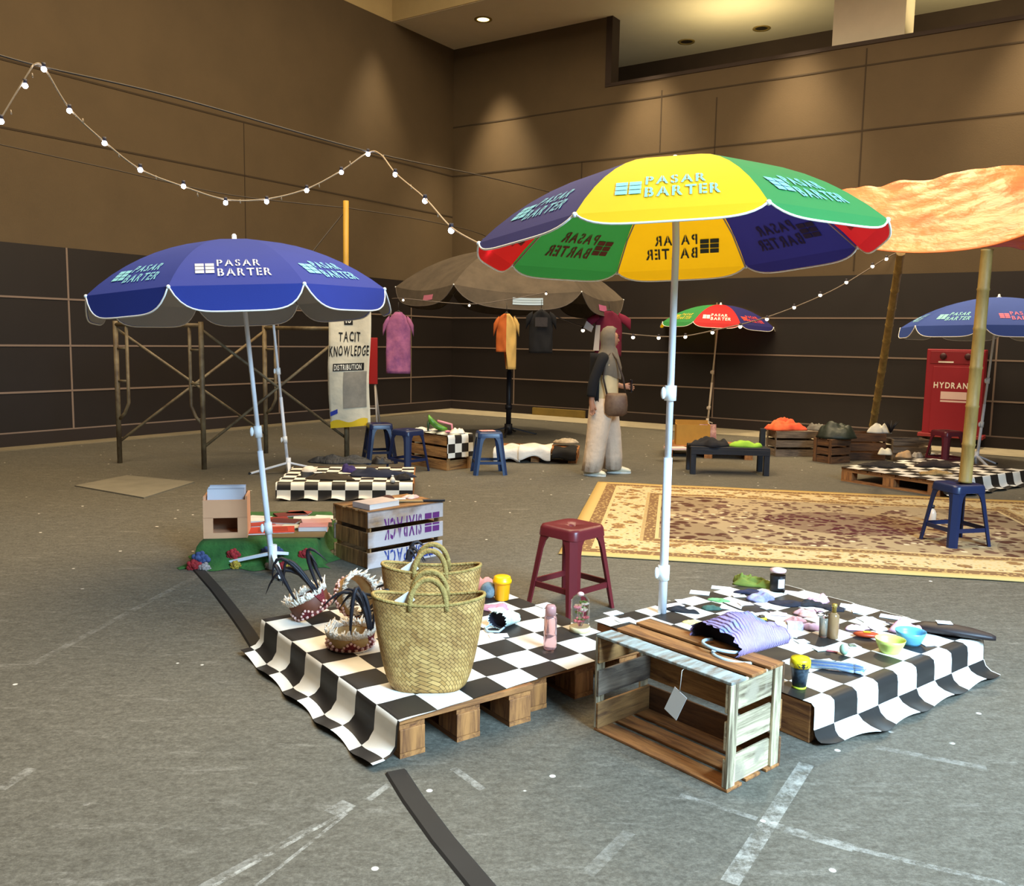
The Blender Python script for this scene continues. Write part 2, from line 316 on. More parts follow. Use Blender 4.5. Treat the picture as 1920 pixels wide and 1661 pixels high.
# ------------------------------------------------------------------ builders: umbrella, stool, crate, pallet, checked cloth
WHITE = mat('white_painted_steel', '#e8eaf0', .35); WPLASTIC = mat('white_plastic', '#f0f0ee', .4)
TRIM = mat('white_binding', '#efece4', .8)
UCOL = {k: mat('canopy_' + k, c, .75, .08, 3, transl=.35, bump=.05, bscale=200) for k, c in dict(yellow='#f2c40a', green='#2f8a45', red='#c4161c', navy='#26246e', blue='#2b3f9e', blue2='#3a56ad').items()}
LINING = mat('grey_lining', '#a9a8a6', .85, .08, 5)
def ink(c): return mat('ink_' + c, c, .8)
def umbrella(label, base, R, zr, za, cols, prints, drop=.06, lean=(0, 0), tilt=(0, 0), rz=0, pole_r=.014, n=8, lining=False, tripod=None, z0=0, text_h=.075, patches=(), inner=None, clamps=(.9,), group=None, name='market_umbrella', polemat=None, baselabel=None, vert=.5, post_top=True, droop=0):
    t = thing(name, label, 'umbrella', base, 0, group)
    pm = polemat or WHITE
    lx, ly = lean
    def ln(p): return Vector((p[0] + lx * (p[2] - z0), p[1] + ly * (p[2] - z0), p[2]))
    TM = Matrix.Rotation(tilt[0], 3, 'X') @ Matrix.Rotation(tilt[1], 3, 'Y')
    def tf(p):
        q = TM @ Vector((p[0], p[1], p[2] - zr)); return ln(Vector((q.x, q.y, q.z + zr)))
    h = za - zr; rho = (R * R + h * h) / (2 * h); pmx = math.asin(min(1, R / rho))
    ca = [rz + 2 * math.pi * (k - .5) / n - math.pi / 2 for k in range(n + 1)]      # gore k lies between rib k and k+1, gore 0 faces -Y
    def rib(k, u):
        a = pmx * u; r = rho * math.sin(a); return Vector((r * math.cos(ca[k]), r * math.sin(ca[k]), zr + rho * math.cos(a) - (rho - h)))
    def gore(k, u, s, off=0):
        if u <= 1:
            A, B = rib(k, u), rib(k + 1, u); p = A.lerp(B, s); p.z -= droop * math.sin(math.pi * s) * u
            out = (Vector((p.x, p.y, 0)).normalized() * .5 + Vector((0, 0, 1))).normalized() if p.xy.length > 1e-6 else Vector((0, 0, 1))
            return p + out * off
        A, B = rib(k, 1), rib(k + 1, 1); p = A.lerp(B, s); d = drop * (1 - abs(2 * s - 1) ** 5); rr = Vector((p.x, p.y, 0)).normalized()
        p.z -= droop * math.sin(math.pi * s)
        x = u - 1; p += rr * (d * x * (1 - vert)) - Vector((0, 0, d * x * (.55 + .45 * vert))); return p + rr * off
    mats = list(dict.fromkeys(cols)); cm = MB()
    for k in range(n):
        cm.grid(lambda i, j, k=k: tf(gore(k, i * 1.0, j)), 10, 8, mats.index(cols[k % len(cols)]), True)
        cm.grid(lambda i, j, k=k: tf(gore(k, 1 + i, j)), 3, 16, mats.index(cols[k % len(cols)]), True)
    can = cm.build('canopy', [UCOL[c] if isinstance(c, str) else c for c in mats], t)
    if lining:
        lm = MB()
        for k in range(n):
            lm.grid(lambda i, j, k=k: tf(gore(k, .02 + i * .98, j, -.006)), 8, 8, 0, True)
            lm.grid(lambda i, j, k=k: tf(gore(k, 1 + i * .97, j, -.006)), 3, 16, 0, True)
        lm.build('lining', LINING, can)
    bm_ = MB()
    for k in range(n):
        pts = [tf(gore(k, 2, j / 24)) for j in range(25)]; bm_.tube(pts, .0045 if R < 1.3 else .006, 5)
    bm_.build('binding', TRIM if R < 1.3 else mat('grey_hem', '#5a5048', .8), can)
    if prints:
        for k in range(n):
            pr = prints[k % len(prints)]
            if not pr: continue
            b = MB()
            def fn(x, y, k=k, off=.004):
                u = .835 - y / (rho * pmx); A, B = rib(k, u), rib(k + 1, u); return tf(gore(k, u, .5 + x / (B - A).length, off))
            def words(f):
                th = text_h; put_logo(b, f, -th * 2.75, -th * .75, th * 1.45)
                put_text(b, 'PASAR', th, f, -th * 1.25, th * .22, width=th * 3.0, slit=.045); put_text(b, 'BARTER', th, f, -th * 1.25, -th * 1.12, width=th * 3.7, slit=.045)
            words(fn); b.build('printed_lettering', ink(pr[0]), can)
            if pr[1]:
                b = MB(); words(lambda x, y, k=k: fn(x, y, k, -.004)); b.build('lettering_showing_through', ink(pr[1]), can)
    for k, s0, w_, h_, col, rows in patches:      # printed patches on the hanging edge
        b = MB(); A, B = rib(k, 1), rib(k + 1, 1); wd_ = (B - A).length
        for r in range(rows): b.grid(lambda i, j: tf(gore(k, 1.25 + h_ * (1 - (r + .85 * j) / rows), s0 + (i - .5) * w_ / wd_, .006)), 6, 2)
        b.build('printed_patch', ink(col), can)
    # ribs, pole, finial, clamps
    for k in range(n):
        b = MB(); b.tube([tf(rib(k, u) + Vector((0, 0, -.012))) for u in (.04, .25, .5, .75, 1)], .004, 5); b.build('rib', mat('rib_steel', '#9a9a98', .4, metal=.6), t)
        b = MB(); b.ball(tf(rib(k, 1) + Vector((0, 0, -.003))), .011, 8); b.build('rib_tip', WPLASTIC, t)
    b = MB(); zm = z0 + (zr - z0) * .45
    b.tube([ln((0, 0, z0 + .05)), ln((0, 0, zm))], pole_r * 1.25, 14); b.tube([ln((0, 0, zm - .02)), ln((0, 0, zr)), tf((0, 0, za))], pole_r, 12); b.build('pole', pm, t)
    for c in clamps:
        zc = z0 + (zr - z0) * c
        b = MB(); b.tube([ln((0, 0, zc - .035)), ln((0, 0, zc + .035))], pole_r * 1.7, 14)
        b.ball(ln((-.035, -.01, zc)), .018, 10, sc=(.7, .7, 1.6)); b.build('clamp', WPLASTIC if not polemat else polemat, t)
    b = MB(); b.lathe([(.03, -.01), (.028, .004), (.014, .008), (.014, .03), (.008, .038), (.001, .04)], 14, tf((0, 0, za)), M=TM); b.build('finial', WPLASTIC, t)
    if tripod is not None:
        hub = Vector((0, 0, z0 + .12)); b = MB(); b.tube([hub + Vector((0, 0, -.1)), hub + Vector((0, 0, .05))], pole_r * 1.9, 12); b.build('hub', pm, t)
        for f in tripod:
            f = Vector(f); b = MB(); d = (f - hub); q = d.to_track_quat('X', 'Z').to_matrix()
            b.box(hub + d * .5, (d.length, .03, .02), M=q, bev=.003); g = b.build('foot', pm, t)
            b = MB(); b.box(f + Vector((0, 0, .004)), (.03, .034, .016), math.atan2(d.y, d.x)); b.build('foot_cap', mat('black_rubber', '#1c1c1c', .7), g)
    return t
def stool(label, base, rz, col, group=None, h=.46, kind='plastic_stool'):
    t = thing(kind, label, 'stool', base, rz, group)
    m_ = mat('stool_' + col, col, .32, .12, 5, bump=.02, bscale=30)
    a = .135; b = MB()
    def rs(hw, z, r=.045, n=6):
        out = []
        for cx, cy, a0 in ((1, 1, 0), (-1, 1, 90), (-1, -1, 180), (1, -1, 270)):
            for i in range(n + 1):
                an = R_(a0 + 90 * i / n); out.append(Vector((cx * (hw - r) + r * math.cos(an), cy * (hw - r) + r * math.sin(an), z)))
        return out
    def circ(r, z): return [Vector((r * math.cos(R_(45 + (a0 + 90 * i / 6) - 45)), r * math.sin(R_((a0 + 90 * i / 6))), z)) for a0 in (0, 90, 180, 270) for i in range(7)]
    b.rings([rs(a + .004, h - .06), rs(a, h - .02), rs(a - .006, h - .004), rs(a - .02, h), rs(a - .05, h - .004), circ(.03, h - .008), circ(.024, h - .02)], 0, False, False); b.build('seat', m_, t)
    for sx, sy in ((1, 1), (-1, 1), (-1, -1), (1, -1)):
        b = MB(); rg = []
        for u in (0, .04, .09, .15, .25, .5, .8, 1):
            c = a - .004 + (.19 - a) * u; z = (h - .022) * (1 - u); wd = .062 + .068 * max(0, 1 - u / .2) ** 1.8 if u < .2 else .062 - .010 * u; th = .012; ch = .03
            P = [(c - wd, c), (c - ch, c), (c, c - ch), (c, c - wd), (c - th, c - wd), (c - th, c - ch - th * .4), (c - ch - th * .4, c - th), (c - wd, c - th)]
            q = [Vector((x * sx, y * sy, z)) for x, y in P]; rg.append(q if sx * sy > 0 else q[::-1])
        b.rings(rg[::-1], 0, smooth=False); b.build('leg', m_, t)
    u = .70; c = a - .004 + (.19 - a) * u; z = (h - .022) * (1 - u)
    for i in range(4):
        an = math.pi / 2 * i; b = MB(); b.box(Matrix.Rotation(an, 3, 'Z') @ Vector((c - .012, 0, z)), (.012, 2 * c - .06, .03), an); b.build('stretcher', m_, t)
    return t
WOODS = dict(old=('#5a3a1e', '#a87944'), pale=('#5f4e38', '#cdb994'), grey=('#4d4036', '#8a7763'), dark=('#3a2416', '#6f4a2a'), orange=('#63381a', '#b0743c'), black=('#0f0d10', '#211e24'))
def wd(k, ax, patch=None): return wood('wood_' + k + ('_' + patch[0][1:] if patch else ''), *WOODS[k], ax, patch=patch)
def crate(label, base, rz, L, Dp, H, opening, tones=None, group=None, name='wooden_crate', n=3, gap=.022, zoff=0):
    """L along x, Dp along y, H up; opening: 'front' (-y), 'top' or 'bottom'. tones: dict of face -> list of materials"""
    t = thing(name, label, 'crate', base, rz, group); tn = tones or {}; rnd = random.Random(label)
    th = .011; dflt = lambda ax: [wd('old', ax), wd('grey', ax), wd('old', ax)]
    faces = [f for f in ('front', 'back', 'top', 'bottom') if f != opening]
    for f in faces:
        ms = tn.get(f) or dflt(0); span = H if f in ('front', 'back') else Dp; each = (span - gap * (n - 1)) / n
        for i in range(n):
            o = -span / 2 + each / 2 + i * (each + gap); b = MB(); jt = rnd.uniform(-.003, .003)
            if f == 'front': c, s_ = (jt, -Dp / 2 + th / 2, H / 2 + o), (L, th, each)
            elif f == 'back': c, s_ = (jt, Dp / 2 - th / 2, H / 2 + o), (L, th, each)
            elif f == 'top': c, s_ = (jt, o, H - th / 2), (L, each, th)
            else: c, s_ = (jt, o, th / 2), (L, each, th)
            b.box(c, s_, bev=.0025); b.build('slat', ms[i % len(ms)], t)
    zl, zh = (th if 'bottom' in faces else 0), (H - th if 'top' in faces else H); yl, yh = (-Dp / 2 + (th if 'front' in faces else 0), Dp / 2 - (th if 'back' in faces else 0))
    for sx in (-1, 1):
        ms = tn.get('left' if sx < 0 else 'right') or dflt(1); span = zh - zl; each = (span - gap * (n - 1)) / n
        for i in range(n):
            b = MB(); b.box((sx * (L / 2 - th * 1.5), (yl + yh) / 2, zl + each / 2 + i * (each + gap)), (th, yh - yl - .001, each), bev=.0025); b.build('end_slat', ms[i % len(ms)], t)
        for y in (yl + .022, yh - .022):
            pm = (tn.get('post') or [wd('old', 2)])[0]; b = MB()
            out = tn.get('post_out', True); b.box((sx * (L / 2 - (th * .5 if out else th * 2.5)), y, (zl + zh) / 2), (th, .044, zh - zl), bev=.002); b.build('post', pm, t)
    return t
def pallet(label, origin, rz, w_, d_, h, tone='orange', group=None, skip_left=False, board=None):
    """origin is the front left corner at floor level"""
    t = thing('wooden_pallet', label, 'pallet', origin, rz, group); nb = max(3, round(d_ / .17)); e = d_ / nb
    for i in range(nb):
        b = MB(); b.box((w_ / 2, (i + .5) * e, h - .011), (w_, e - (.012 if i else .0), .022), bev=.002); b.build('deck_board', wd(tone, 0), t)
    for x in (.055, w_ / 2, w_ - .055):
        b = MB(); b.box((x, d_ / 2, h - .033), (.10, d_ - .02, .022)); b.build('stringer_board', wd(tone, 1), t)
        for y in (.07, d_ / 2, d_ - .07):
            b = MB(); b.box((x, y, (h - .044 + .018) / 2), (.10, .13, h - .062), bev=.003); b.build('block', wd(tone, 2), t)
        b = MB(); b.box((x, d_ / 2, .009), (.10, d_ - .01, .018)); b.build('bottom_runner', wd(tone, 1), t)
    if board:
        b = MB()
        if board == 'left': b.box((-.012, d_ / 2, h / 2), (.024, d_, h), bev=.003)
        b.build('side_board', wd('orange', 1), t)
    return t
def check_mat(sheen=.25):
    if 'chk' in _m: return _m['chk']
    M = bpy.data.materials.new('black_white_check_oilcloth'); M.use_nodes = True; N = M.node_tree.nodes; L = M.node_tree.links; b = N['Principled BSDF']
    tc = N.new('ShaderNodeTexCoord'); ck = N.new('ShaderNodeTexChecker'); ck.inputs['Scale'].default_value = 1; L.new(tc.outputs['UV'], ck.inputs['Vector'])
    n = N.new('ShaderNodeTexNoise'); n.inputs['Scale'].default_value = 3; n.inputs['Detail'].default_value = 6; L.new(tc.outputs['Object'], n.inputs['Vector'])
    r = N.new('ShaderNodeValToRGB'); r.color_ramp.elements[0].position = .3; r.color_ramp.elements[1].position = .6; r.color_ramp.elements[0].color = (*lin('#d8cdbb'), 1); r.color_ramp.elements[1].color = (*lin('#ece8de'), 1); L.new(n.outputs['Fac'], r.inputs[0])
    ck.inputs['Color1'].default_value = (*lin('#2b2724'), 1); L.new(r.outputs[0], ck.inputs['Color2']); L.new(ck.outputs[0], b.inputs['Base Color']); b.inputs['Roughness'].default_value = .42; b.inputs['Specular IOR Level'].default_value = .3
    _m['chk'] = M; return M
def check_cloth(label, origin, rz, path, v0, v1, sq, off=(0, 0), axis=0, flare=.03, seed=0, skew=0, ease=0, name='checked_tablecloth'):
    """path: list of (horizontal, z) points across the fold; the cloth runs straight along the other axis from v0 to v1"""
    t_ = [0.0]
    P = [path[0]]
    for a, b in zip(path, path[1:]):
        n = max(1, int(math.dist(a, b) / (sq / 6)))
        for i in range(1, n + 1): P.append((a[0] + (b[0] - a[0]) * i / n, a[1] + (b[1] - a[1]) * i / n)); t_.append(t_[-1] + math.dist(a, b) / n)
    k0 = min(range(len(P)), key=lambda i: (abs(P[i][0]) + abs(P[i][1] - max(q[1] for q in P))))
    nv = int((v1 - v0) / (sq / 6)); mb = MB(); uv = []
    def fn(i, j):
        k = round(i * (len(P) - 1)); h, z = P[k]; v = (v0 + max(0, h) * skew) + (v1 - v0 - max(0, h) * skew) * j
        low = max(0, 1 - z / .05) if P[k][0] < .001 else 0
        h2 = h - low * flare * (.5 + .5 * math.sin(2 * math.pi * v / (2 * sq) + seed)) * (1 + .6 * math.sin(v * 3.1 + seed))
        z2 = z + low * .012 * (1 + math.sin(2 * math.pi * v / (2 * sq) + seed + 1)) * (1 if z < .05 else .3) + (.0008 * math.sin(v * 23 + k) if P[k][0] >= 0 else 0)
        if ease and P[k][0] < .001: h2 *= .25 + .75 * min(1, max(0, v) / ease)
        uv.append(((t_[k] - t_[k0]) / sq + off[0] + 200, v / sq + off[1] + 200))
        return Vector((h2, v, z2)) if axis == 0 else Vector((v, h2, z2))
    mb.grid(fn, len(P) - 1, nv, 0, True, flip=(axis == 1))
    o = mb.build(name, check_mat(), None, uv); o.location = origin; o.rotation_euler = (0, 0, rz); md = o.modifiers.new('thickness', 'SOLIDIFY'); md.thickness = .0015; md.offset = 1; md.use_rim = False
    return tag(o, label, 'tablecloth')
def heap(label, name, cat, base, rx, ry, h, m_, rz=0, seed=0, group=None, sharp=3.0, rough_edge=.5, nu=40, nv=18, folds=.5):
    """crumpled cloth lying in a heap"""
    b = MB(); rg = []
    for i in range(nv + 1):
        u = i / nv; row = []
        for k in range(nu):
            a = 2 * math.pi * k / nu; e = 1 + rough_edge * noise.noise(Vector((math.cos(a) * 1.3, math.sin(a) * 1.3, seed * 3.7)))
            r = math.sin(min(1, u * 1.0) * math.pi / 2) ; rr = e * (1 - (1 - u) ** 1.0) if 0 else e * u ** .8
            x, y = rr * rx * math.cos(a), rr * ry * math.sin(a)
            fo = abs(noise.noise(Vector((x / rx * 1.9 + seed, y / ry * 1.9, seed)))); zz = h * (1 - u ** sharp) * (.6 + folds * noise.noise(Vector((x / rx * 1.2, y / ry * 1.2, seed * 1.7))) + 1.2 * folds * fo) + h * .22 * folds * noise.noise(Vector((x * 26, y * 26, seed + 9))) * (1 - u ** 3)
            row.append(Vector((x, y, max(.0, zz) + (.002 if u < 1 else 0))))
        rg.append(row)
    b.rings(rg[::-1], 0, True, False); o = b.build(name, m_, None); o.location = base; o.rotation_euler = (0, 0, rz); return tag(o, label, cat, group)
def flat(label, name, cat, base, sx, sy, rz, m_, th=.003, group=None, bev=0):
    b = MB(); b.box((0, 0, th / 2), (sx, sy, th), bev=bev); o = b.build(name, m_); o.location = base; o.rotation_euler = (0, 0, rz); return tag(o, label, cat, group)
# ------------------------------------------------------------------ the four umbrellas, in front
ZP = .15; ZT = .1535
mb_ = G(1237, 1150, ZP); mb_.z = 0
cyan, dk = '#79bfc4', '#2a2a22'
umbrella('large red, yellow, green and navy striped umbrella rising over the front stall', (.738, 4.151, 0), .915, 1.895, 2.262, ['yellow', 'green', 'red', 'navy'],
         [(cyan, '#37382a'), ('#6fa9c0', '#6b2a18'), ('#d8c8b0', '#6b1010'), ('#6fb4c4', '#27123c')], drop=.07, tilt=(R_(-3.5), R_(-2.2)), z0=ZP - .048, text_h=.075, rz=R_(-12), clamps=(.14, .62), pole_r=.0165, droop=.0)
hb = G(512, 1072); hx = lambda p: (p - Vector((hb.x, hb.y, 0)))
umbrella('blue umbrella leaning on a white tripod beside the green cloth stall', (hb.x, hb.y, 0), .865, 1.675, 2.0, ['blue'], [('#b9b7bd', None), ('#7fc4d4', None), ('#7fc4d4', None), None, None, None, ('#7fc4d4', None), ('#7fc4d4', None)],
         drop=.15, lean=(-.085, -.02), tilt=(R_(-1), R_(-3.5)), lining=True, tripod=[hx(G(400, 1060)), hx(G(590, 1040)), hx(G(528, 1088))], text_h=.072, rz=R_(15), clamps=(.165, .52), vert=.75)
pb = G(541, 888)
umbrella('blue umbrella on a white pole standing behind the leaning blue one', (pb.x, pb.y, 0), .78, 1.80, 2.08, ['blue'], None, drop=.06, lean=(-.085, -.01), lining=True, tripod=[(-.38, -.1, .01), (.3, .25, .01), (.1, -.33, .01), (-.1, .35, .01)], clamps=(.2, .6))
umbrella('small red, navy, yellow and green umbrella by the black bench at the far wall', (3.336, 15.1, 0), .97, 1.74, 2.09, ['red', 'navy', 'yellow', 'green'], [('#e8d8cc', None), ('#d84030', None), None, ('#b8a830', None)], drop=.1, tilt=(R_(-1), R_(2.5)), lean=(.06, 0), tripod=[(-.3, -.1, .01), (.3, .1, .01), (.0, -.3, .01)], text_h=.085, rz=R_(-14), clamps=(.2, .55), polemat=mat('cream_pole', '#cdbfae', .4))
umbrella('light blue umbrella at the right edge in front of the red cabinet', (5.765, 10.905, 0), 1.08, 1.69, 2.06, ['blue2'], [('#d06a86', None), ('#8fc6d6', None), ('#8fc6d6', None), None, None, None, ('#8fc6d6', None), ('#8fd0d8', None)], drop=.15, tilt=(R_(-1), 0), lean=(.06, 0), lining=True, tripod=[(-.3, -.1, .01), (.3, .1, .01), (.0, -.3, .01)], text_h=.08, rz=R_(-12), clamps=(.3, .62), vert=.75)
DK = mat('dark_olive_canvas', '#5c5042', .9, .35, 4, bump=.25, bscale=9)
dm = G(953, 815)
um = umbrella('wide faded dark olive canvas parasol hung with shirts near the far corner', (dm.x, dm.y, 0), 1.72, 2.14, 2.78, [DK], None, drop=.24, tilt=(R_(0), R_(2)), pole_r=.032, n=6, rz=R_(4), tripod=[(-.45, -.1, .015), (.42, .05, .015), (-.05, -.45, .015), (.1, .4, .015)], name='canvas_parasol', polemat=mat('black_steel', '#17151a', .5), clamps=(.2,), vert=.8, droop=.07, patches=[(0, .58, .40, .45, '#a9bccb', 3), (1, .45, .30, .45, '#c86a90', 1), (5, .62, .26, .40, '#c07088', 1)])
# ------------------------------------------------------------------ front stall: two groups of pallets under checked oilcloth
aL, aRt = .625, .655
OL = G(746, 1351, ZP); OL.z = 0
Lx = Vector((math.cos(aL), math.sin(aL), 0)); Ly = Vector((-Lx.y, Lx.x, 0)); Rx = Vector((math.cos(aRt), math.sin(aRt), 0)); Ry = Vector((-Rx.y, Rx.x, 0))
OR = G(1518, 1325, ZP); OR.z = 0
pallet('left pallet of the front stall, open blocks facing the camera under the big basket', OL + Lx * .012 + Ly * .01, aL, .575, 1.28, ZP - .002)
pallet('middle pallet of the front stall, showing two brown blocks left of the slatted crate', OL + Lx * .605 + Ly * .075, aL, .60, 1.06, ZP - .002)
pallet('right pallet of the front stall, with a plain brown board on its left side', OR + Rx * .05 + Ry * .012, aRt, 1.23, 1.14, ZP - .002, board='left')
check_cloth('black and white checked oilcloth over the left pallets, spilling onto the floor on the left', OL, aL, [(-.095, .004), (-.055, .009), (-.026, .026), (-.010, .06), (-.005, .13), (0, ZP + .001), (1.20, ZP + .001)], -.012, 1.305, .157, (0, 1), 0, flare=.018, skew=.075)
check_cloth('black and white checked oilcloth over the right pallet, draped in waves onto the floor', OR, aRt, [(-.095, .004), (-.055, .010), (-.03, .028), (-.016, .06), (-.014, .115), (-.009, .142), (.010, ZP + .002), (1.17, ZP + .002)], .025, 1.31, .145, (-.25, 1), 1, flare=.02, seed=1.2, ease=.3)
# ------------------------------------------------------------------ slatted crate in front of the stall
cFL, cFR = G(1112, 1368), G(1362, 1487); cBR = G(1472, 1440)
cx = (cFR - cFL); cL = cx.length; ca_ = math.atan2(cx.y, cx.x); cyv = Vector((-math.sin(ca_), math.cos(ca_), 0)); cDp = .305
cC = (cFL + cFR) / 2 + cyv * cDp / 2; CH = .372
pal = wd('pale', 1, ('#9c8b72', 9, .5)); og = wd('orange', 0)
blue_stripe = mat('faded_blue_streaks', '#a8b6b2', .8, col2='#6e5236', scale=5, stretch=(7, 1.2, 1))
crate('slatted wooden crate lying open on its side in front of the stall', cC, ca_, cL, cDp, CH, 'front',
      dict(top=[blue_stripe, wd('orange', 0), wd('orange', 0)], bottom=[wd('orange', 0)], back=[wd('dark', 0), wd('old', 0), wd('dark', 0)], left=[wd('old', 1), wd('grey', 1), wd('old', 1)], right=[pal], post=[wd('pale', 2)]), gap=.028)
CT = lambda x, y, z=CH: cC + Vector((math.cos(ca_) * x, math.sin(ca_) * x, 0)) + cyv * y + Vector((0, 0, z))
# crocheted bag on it
def knit_mat(a, b_, c3, sc=4):
    k = 'knit' + a
    if k in _m: return _m[k]
    M = mat(k, a, .9, col2=b_, scale=sc); N = M.node_tree.nodes; L = M.node_tree.links; b = N['Principled BSDF']
    r = [n for n in N if n.type == 'VALTORGB'][0]; e = r.color_ramp.elements.new(.5); e.color = (*lin(c3), 1)
    tc = N.new('ShaderNodeTexCoord'); wv = N.new('ShaderNodeTexWave'); wv.inputs['Scale'].default_value = 22; wv.inputs['Distortion'].default_value = 3; L.new(tc.outputs['Object'], wv.inputs[0])
    bu = N.new('ShaderNodeBump'); bu.inputs['Strength'].default_value = .8; bu.inputs['Distance'].default_value = .01; L.new(wv.outputs['Fac'], bu.inputs['Height']); L.new(bu.outputs[0], b.inputs['Normal'])
    return M
def knit_bag(label, base, rz, ln, wm, wt, hm, ht, mats, handle, seed=0, ridge=.2, peak=0):
    t = thing('crocheted_bag', label, 'bag', base, rz); b = MB(); rg = []; nu = 40; ns = 14
    for i in range(ns + 1):
        u = i / ns; w_ = wm + (wt - wm) * u; h = hm + (ht - hm) * u
        row = []
        for k in range(nu):
            a = 2 * math.pi * k / nu; c_, s_ = math.cos(a), math.sin(a)
            y = w_ / 2 * c_; z = h / 2 * (1 + (abs(s_) ** .9) * (1 if s_ > 0 else -1)) + peak * math.sin(math.pi * min(1, u * 1.2)) * max(0, s_) ** 2
            z += .012 * noise.noise(Vector((u * 6, k * .45, seed))) * max(0, s_) ; x = u * ln + .018 * noise.noise(Vector((c_ * 2, s_ * 2, seed))) + (.012 * (k % 2) - .006 if i == 0 else 0)
            row.append(Vector((x, y, max(.002, z))))
        rg.append(row)
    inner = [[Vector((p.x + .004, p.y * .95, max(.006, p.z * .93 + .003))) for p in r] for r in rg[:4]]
    n0 = len(rg); b.rings(rg, 0, False, True); b.build('body', mats[0], t)
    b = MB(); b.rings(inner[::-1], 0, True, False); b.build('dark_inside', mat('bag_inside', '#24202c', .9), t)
    return t
kb = CT(.02, -.05); kb2 = thing
ka = math.atan2(*(G(1462, 1205, .36) - G(1335, 1228, .36)).yx)
kbag = knit_bag('purple and blue crocheted bag lying on top of the slatted crate', G(1338, 1226, .343), ka, .30, .27, .13, .10, .07, [knit_mat('#b79fce', '#4f94dc', '#a58ab8', 6)], None, 1, peak=.05)
for s_ in (-.045, .01):
    b = MB(); pts = []
    for i in range(17):
        a = math.pi * i / 16; pts.append(Vector((.02 - math.sin(a) * .085, s_ - .05 + .075 * math.cos(a) + (.0), .020 + .012 * math.sin(a) + (.02 if s_ > -.02 else 0))))
    b.tube(pts, .006, 8); b.build('handle', mat('pale_blue_cord', '#b7cbd8', .8, .2, 40), kbag)
tg = thing('price_tag', 'large white paper tag hanging in front of the open slatted crate', 'tag', CT(.10, -cDp / 2 - .006, .285), ca_)
b = MB(); b.box((-.015, 0, -.052), (.058, .0015, .10), M=Matrix.Rotation(R_(24), 3, 'Y')); b.build('card', mat('white_card', '#e6e2dc', .8), tg)
b = MB(); b.tube([(0, .0, -.006), (.004, -.001, .03), (.008, -.002, .071), (.006, .03, .079)], .0012, 5); b.build('string', mat('thread', '#c8c0b0', .8), tg)
# ------------------------------------------------------------------ orange tarpaulin roof on bamboo
def catm(p, t):
    n = len(p) - 1; x = t * n; i = min(int(x), n - 1); f = x - i
    a, b, c, d = p[max(i - 1, 0)], p[i], p[i + 1], p[min(i + 2, n)]
    return .5 * ((2 * b) + (c - a) * f + (2 * a - 5 * b + 4 * c - d) * f * f + (3 * b - a - 3 * c + d) * f ** 3)
hem = [D(1560, 448, 7.6), D(1640, 468, 7.2), D(1740, 474, 6.8), D(1852, 462, 6.42), D(1960, 428, 6.0), D(2100, 385, 5.6)]
rdg = [D(1520, 376, 8.8), D(1620, 357, 8.6), D(1740, 337, 8.4), D(1878, 309, 8.1), D(1990, 318, 7.8), D(2120, 345, 7.5)]
bkh = [D(1600, 456, 9.8), D(1690, 464, 9.7), D(1780, 468, 9.5), D(1880, 467, 9.3), D(1980, 462, 9.1), D(2100, 455, 8.9)]
def tarp_fn(i, j):
    A, B, Cc = catm(hem, i), catm(rdg, i), catm(bkh, i)
    p = A.lerp(B, j / .6) if j < .6 else B.lerp(Cc, (j - .6) / .4)
    k = min(1, j * 6) ; sag = -.05 * math.sin(math.pi * min(1, j / .6)) if j < .6 else -.12 * math.sin(math.pi * (j - .6) / .4)
    nz = noise.noise(Vector((p.x * 1.6, p.y * 1.2, 3))) * .05 + noise.noise(Vector((p.x * 6, p.y * 4, 7))) * .022 + abs(noise.noise(Vector((p.x * 3.1, p.y * 3.7, 1)))) * .05
    return p + Vector((0, 0, sag + nz * k))
tm = mat('orange_tarpaulin', '#e8843a', .5, col2='#d86426', scale=3.5, bump=.9, bscale=11, transl=.12, stretch=(1, .6, 1))
b = MB(); b.grid(tarp_fn, 70, 60, 0, True); ta = b.build('tarpaulin', tm, thick=.004); tag(ta, 'wrinkled orange tarpaulin stretched as a sloping roof over bamboo poles', 'tarpaulin')
BAM = mat('bamboo', '#a88a4c', .55, col2='#7d6432', scale=5, stretch=(3, 3, .6))
def bamboo(p, q, r, label, m_=BAM, name='bamboo_pole'):
    p, q = Vector(p), Vector(q); n = max(4, int((q - p).length / .28)); pts = []; rs = []
    for i in range(n + 1):
        u = i / n; c = p.lerp(q, u)
        for d, k in ((-.012, 1), (0, 1.12), (.012, 1)):
            if 0 <= u + d / (q - p).length <= 1: pts.append(p.lerp(q, u + d / (q - p).length)); rs.append(r * k * (1.06 - .12 * u))
    b = MB(); b.tube([x - p for x in pts], rs, 12); o = b.build(name, m_); o.location = p; return tag(o, label, 'pole')
bs = G(1785, 1000)                # the stool carrying the near pole
bs = Vector((3.30, 6.46, 0))
pt = D(1851, 468, 6.46); bamboo((3.345, 6.46, .463), pt - Vector((0, 0, .0)), .042, 'thick bamboo pole standing on the blue stool under the orange tarpaulin')
q2 = D(1689, 474, 9.75); p2 = D(1630, 836, 12.4); p2.z = 0; bamboo(p2, q2, .045, 'slanting bamboo pole behind the crates at the far side of the orange tarpaulin')
NAVY, MAROON, BLUE = '#1d2748', '#6e2428', '#283a5c'
stool('dark blue plastic stool on the rug carrying the bamboo pole', bs, .25, NAVY)
stool('dark red plastic stool behind the front stall', (.335, 4.74, 0), .78, MAROON)
stool('dark red plastic stool by the red cabinet behind the far checked pallet', (5.2, 10.55, 0), .3, '#5b1c28')
stool('blue plastic stool beside the hanging banner, behind the other one', (-1.545, 10.25, 0), .35, NAVY, 'blue stools left')
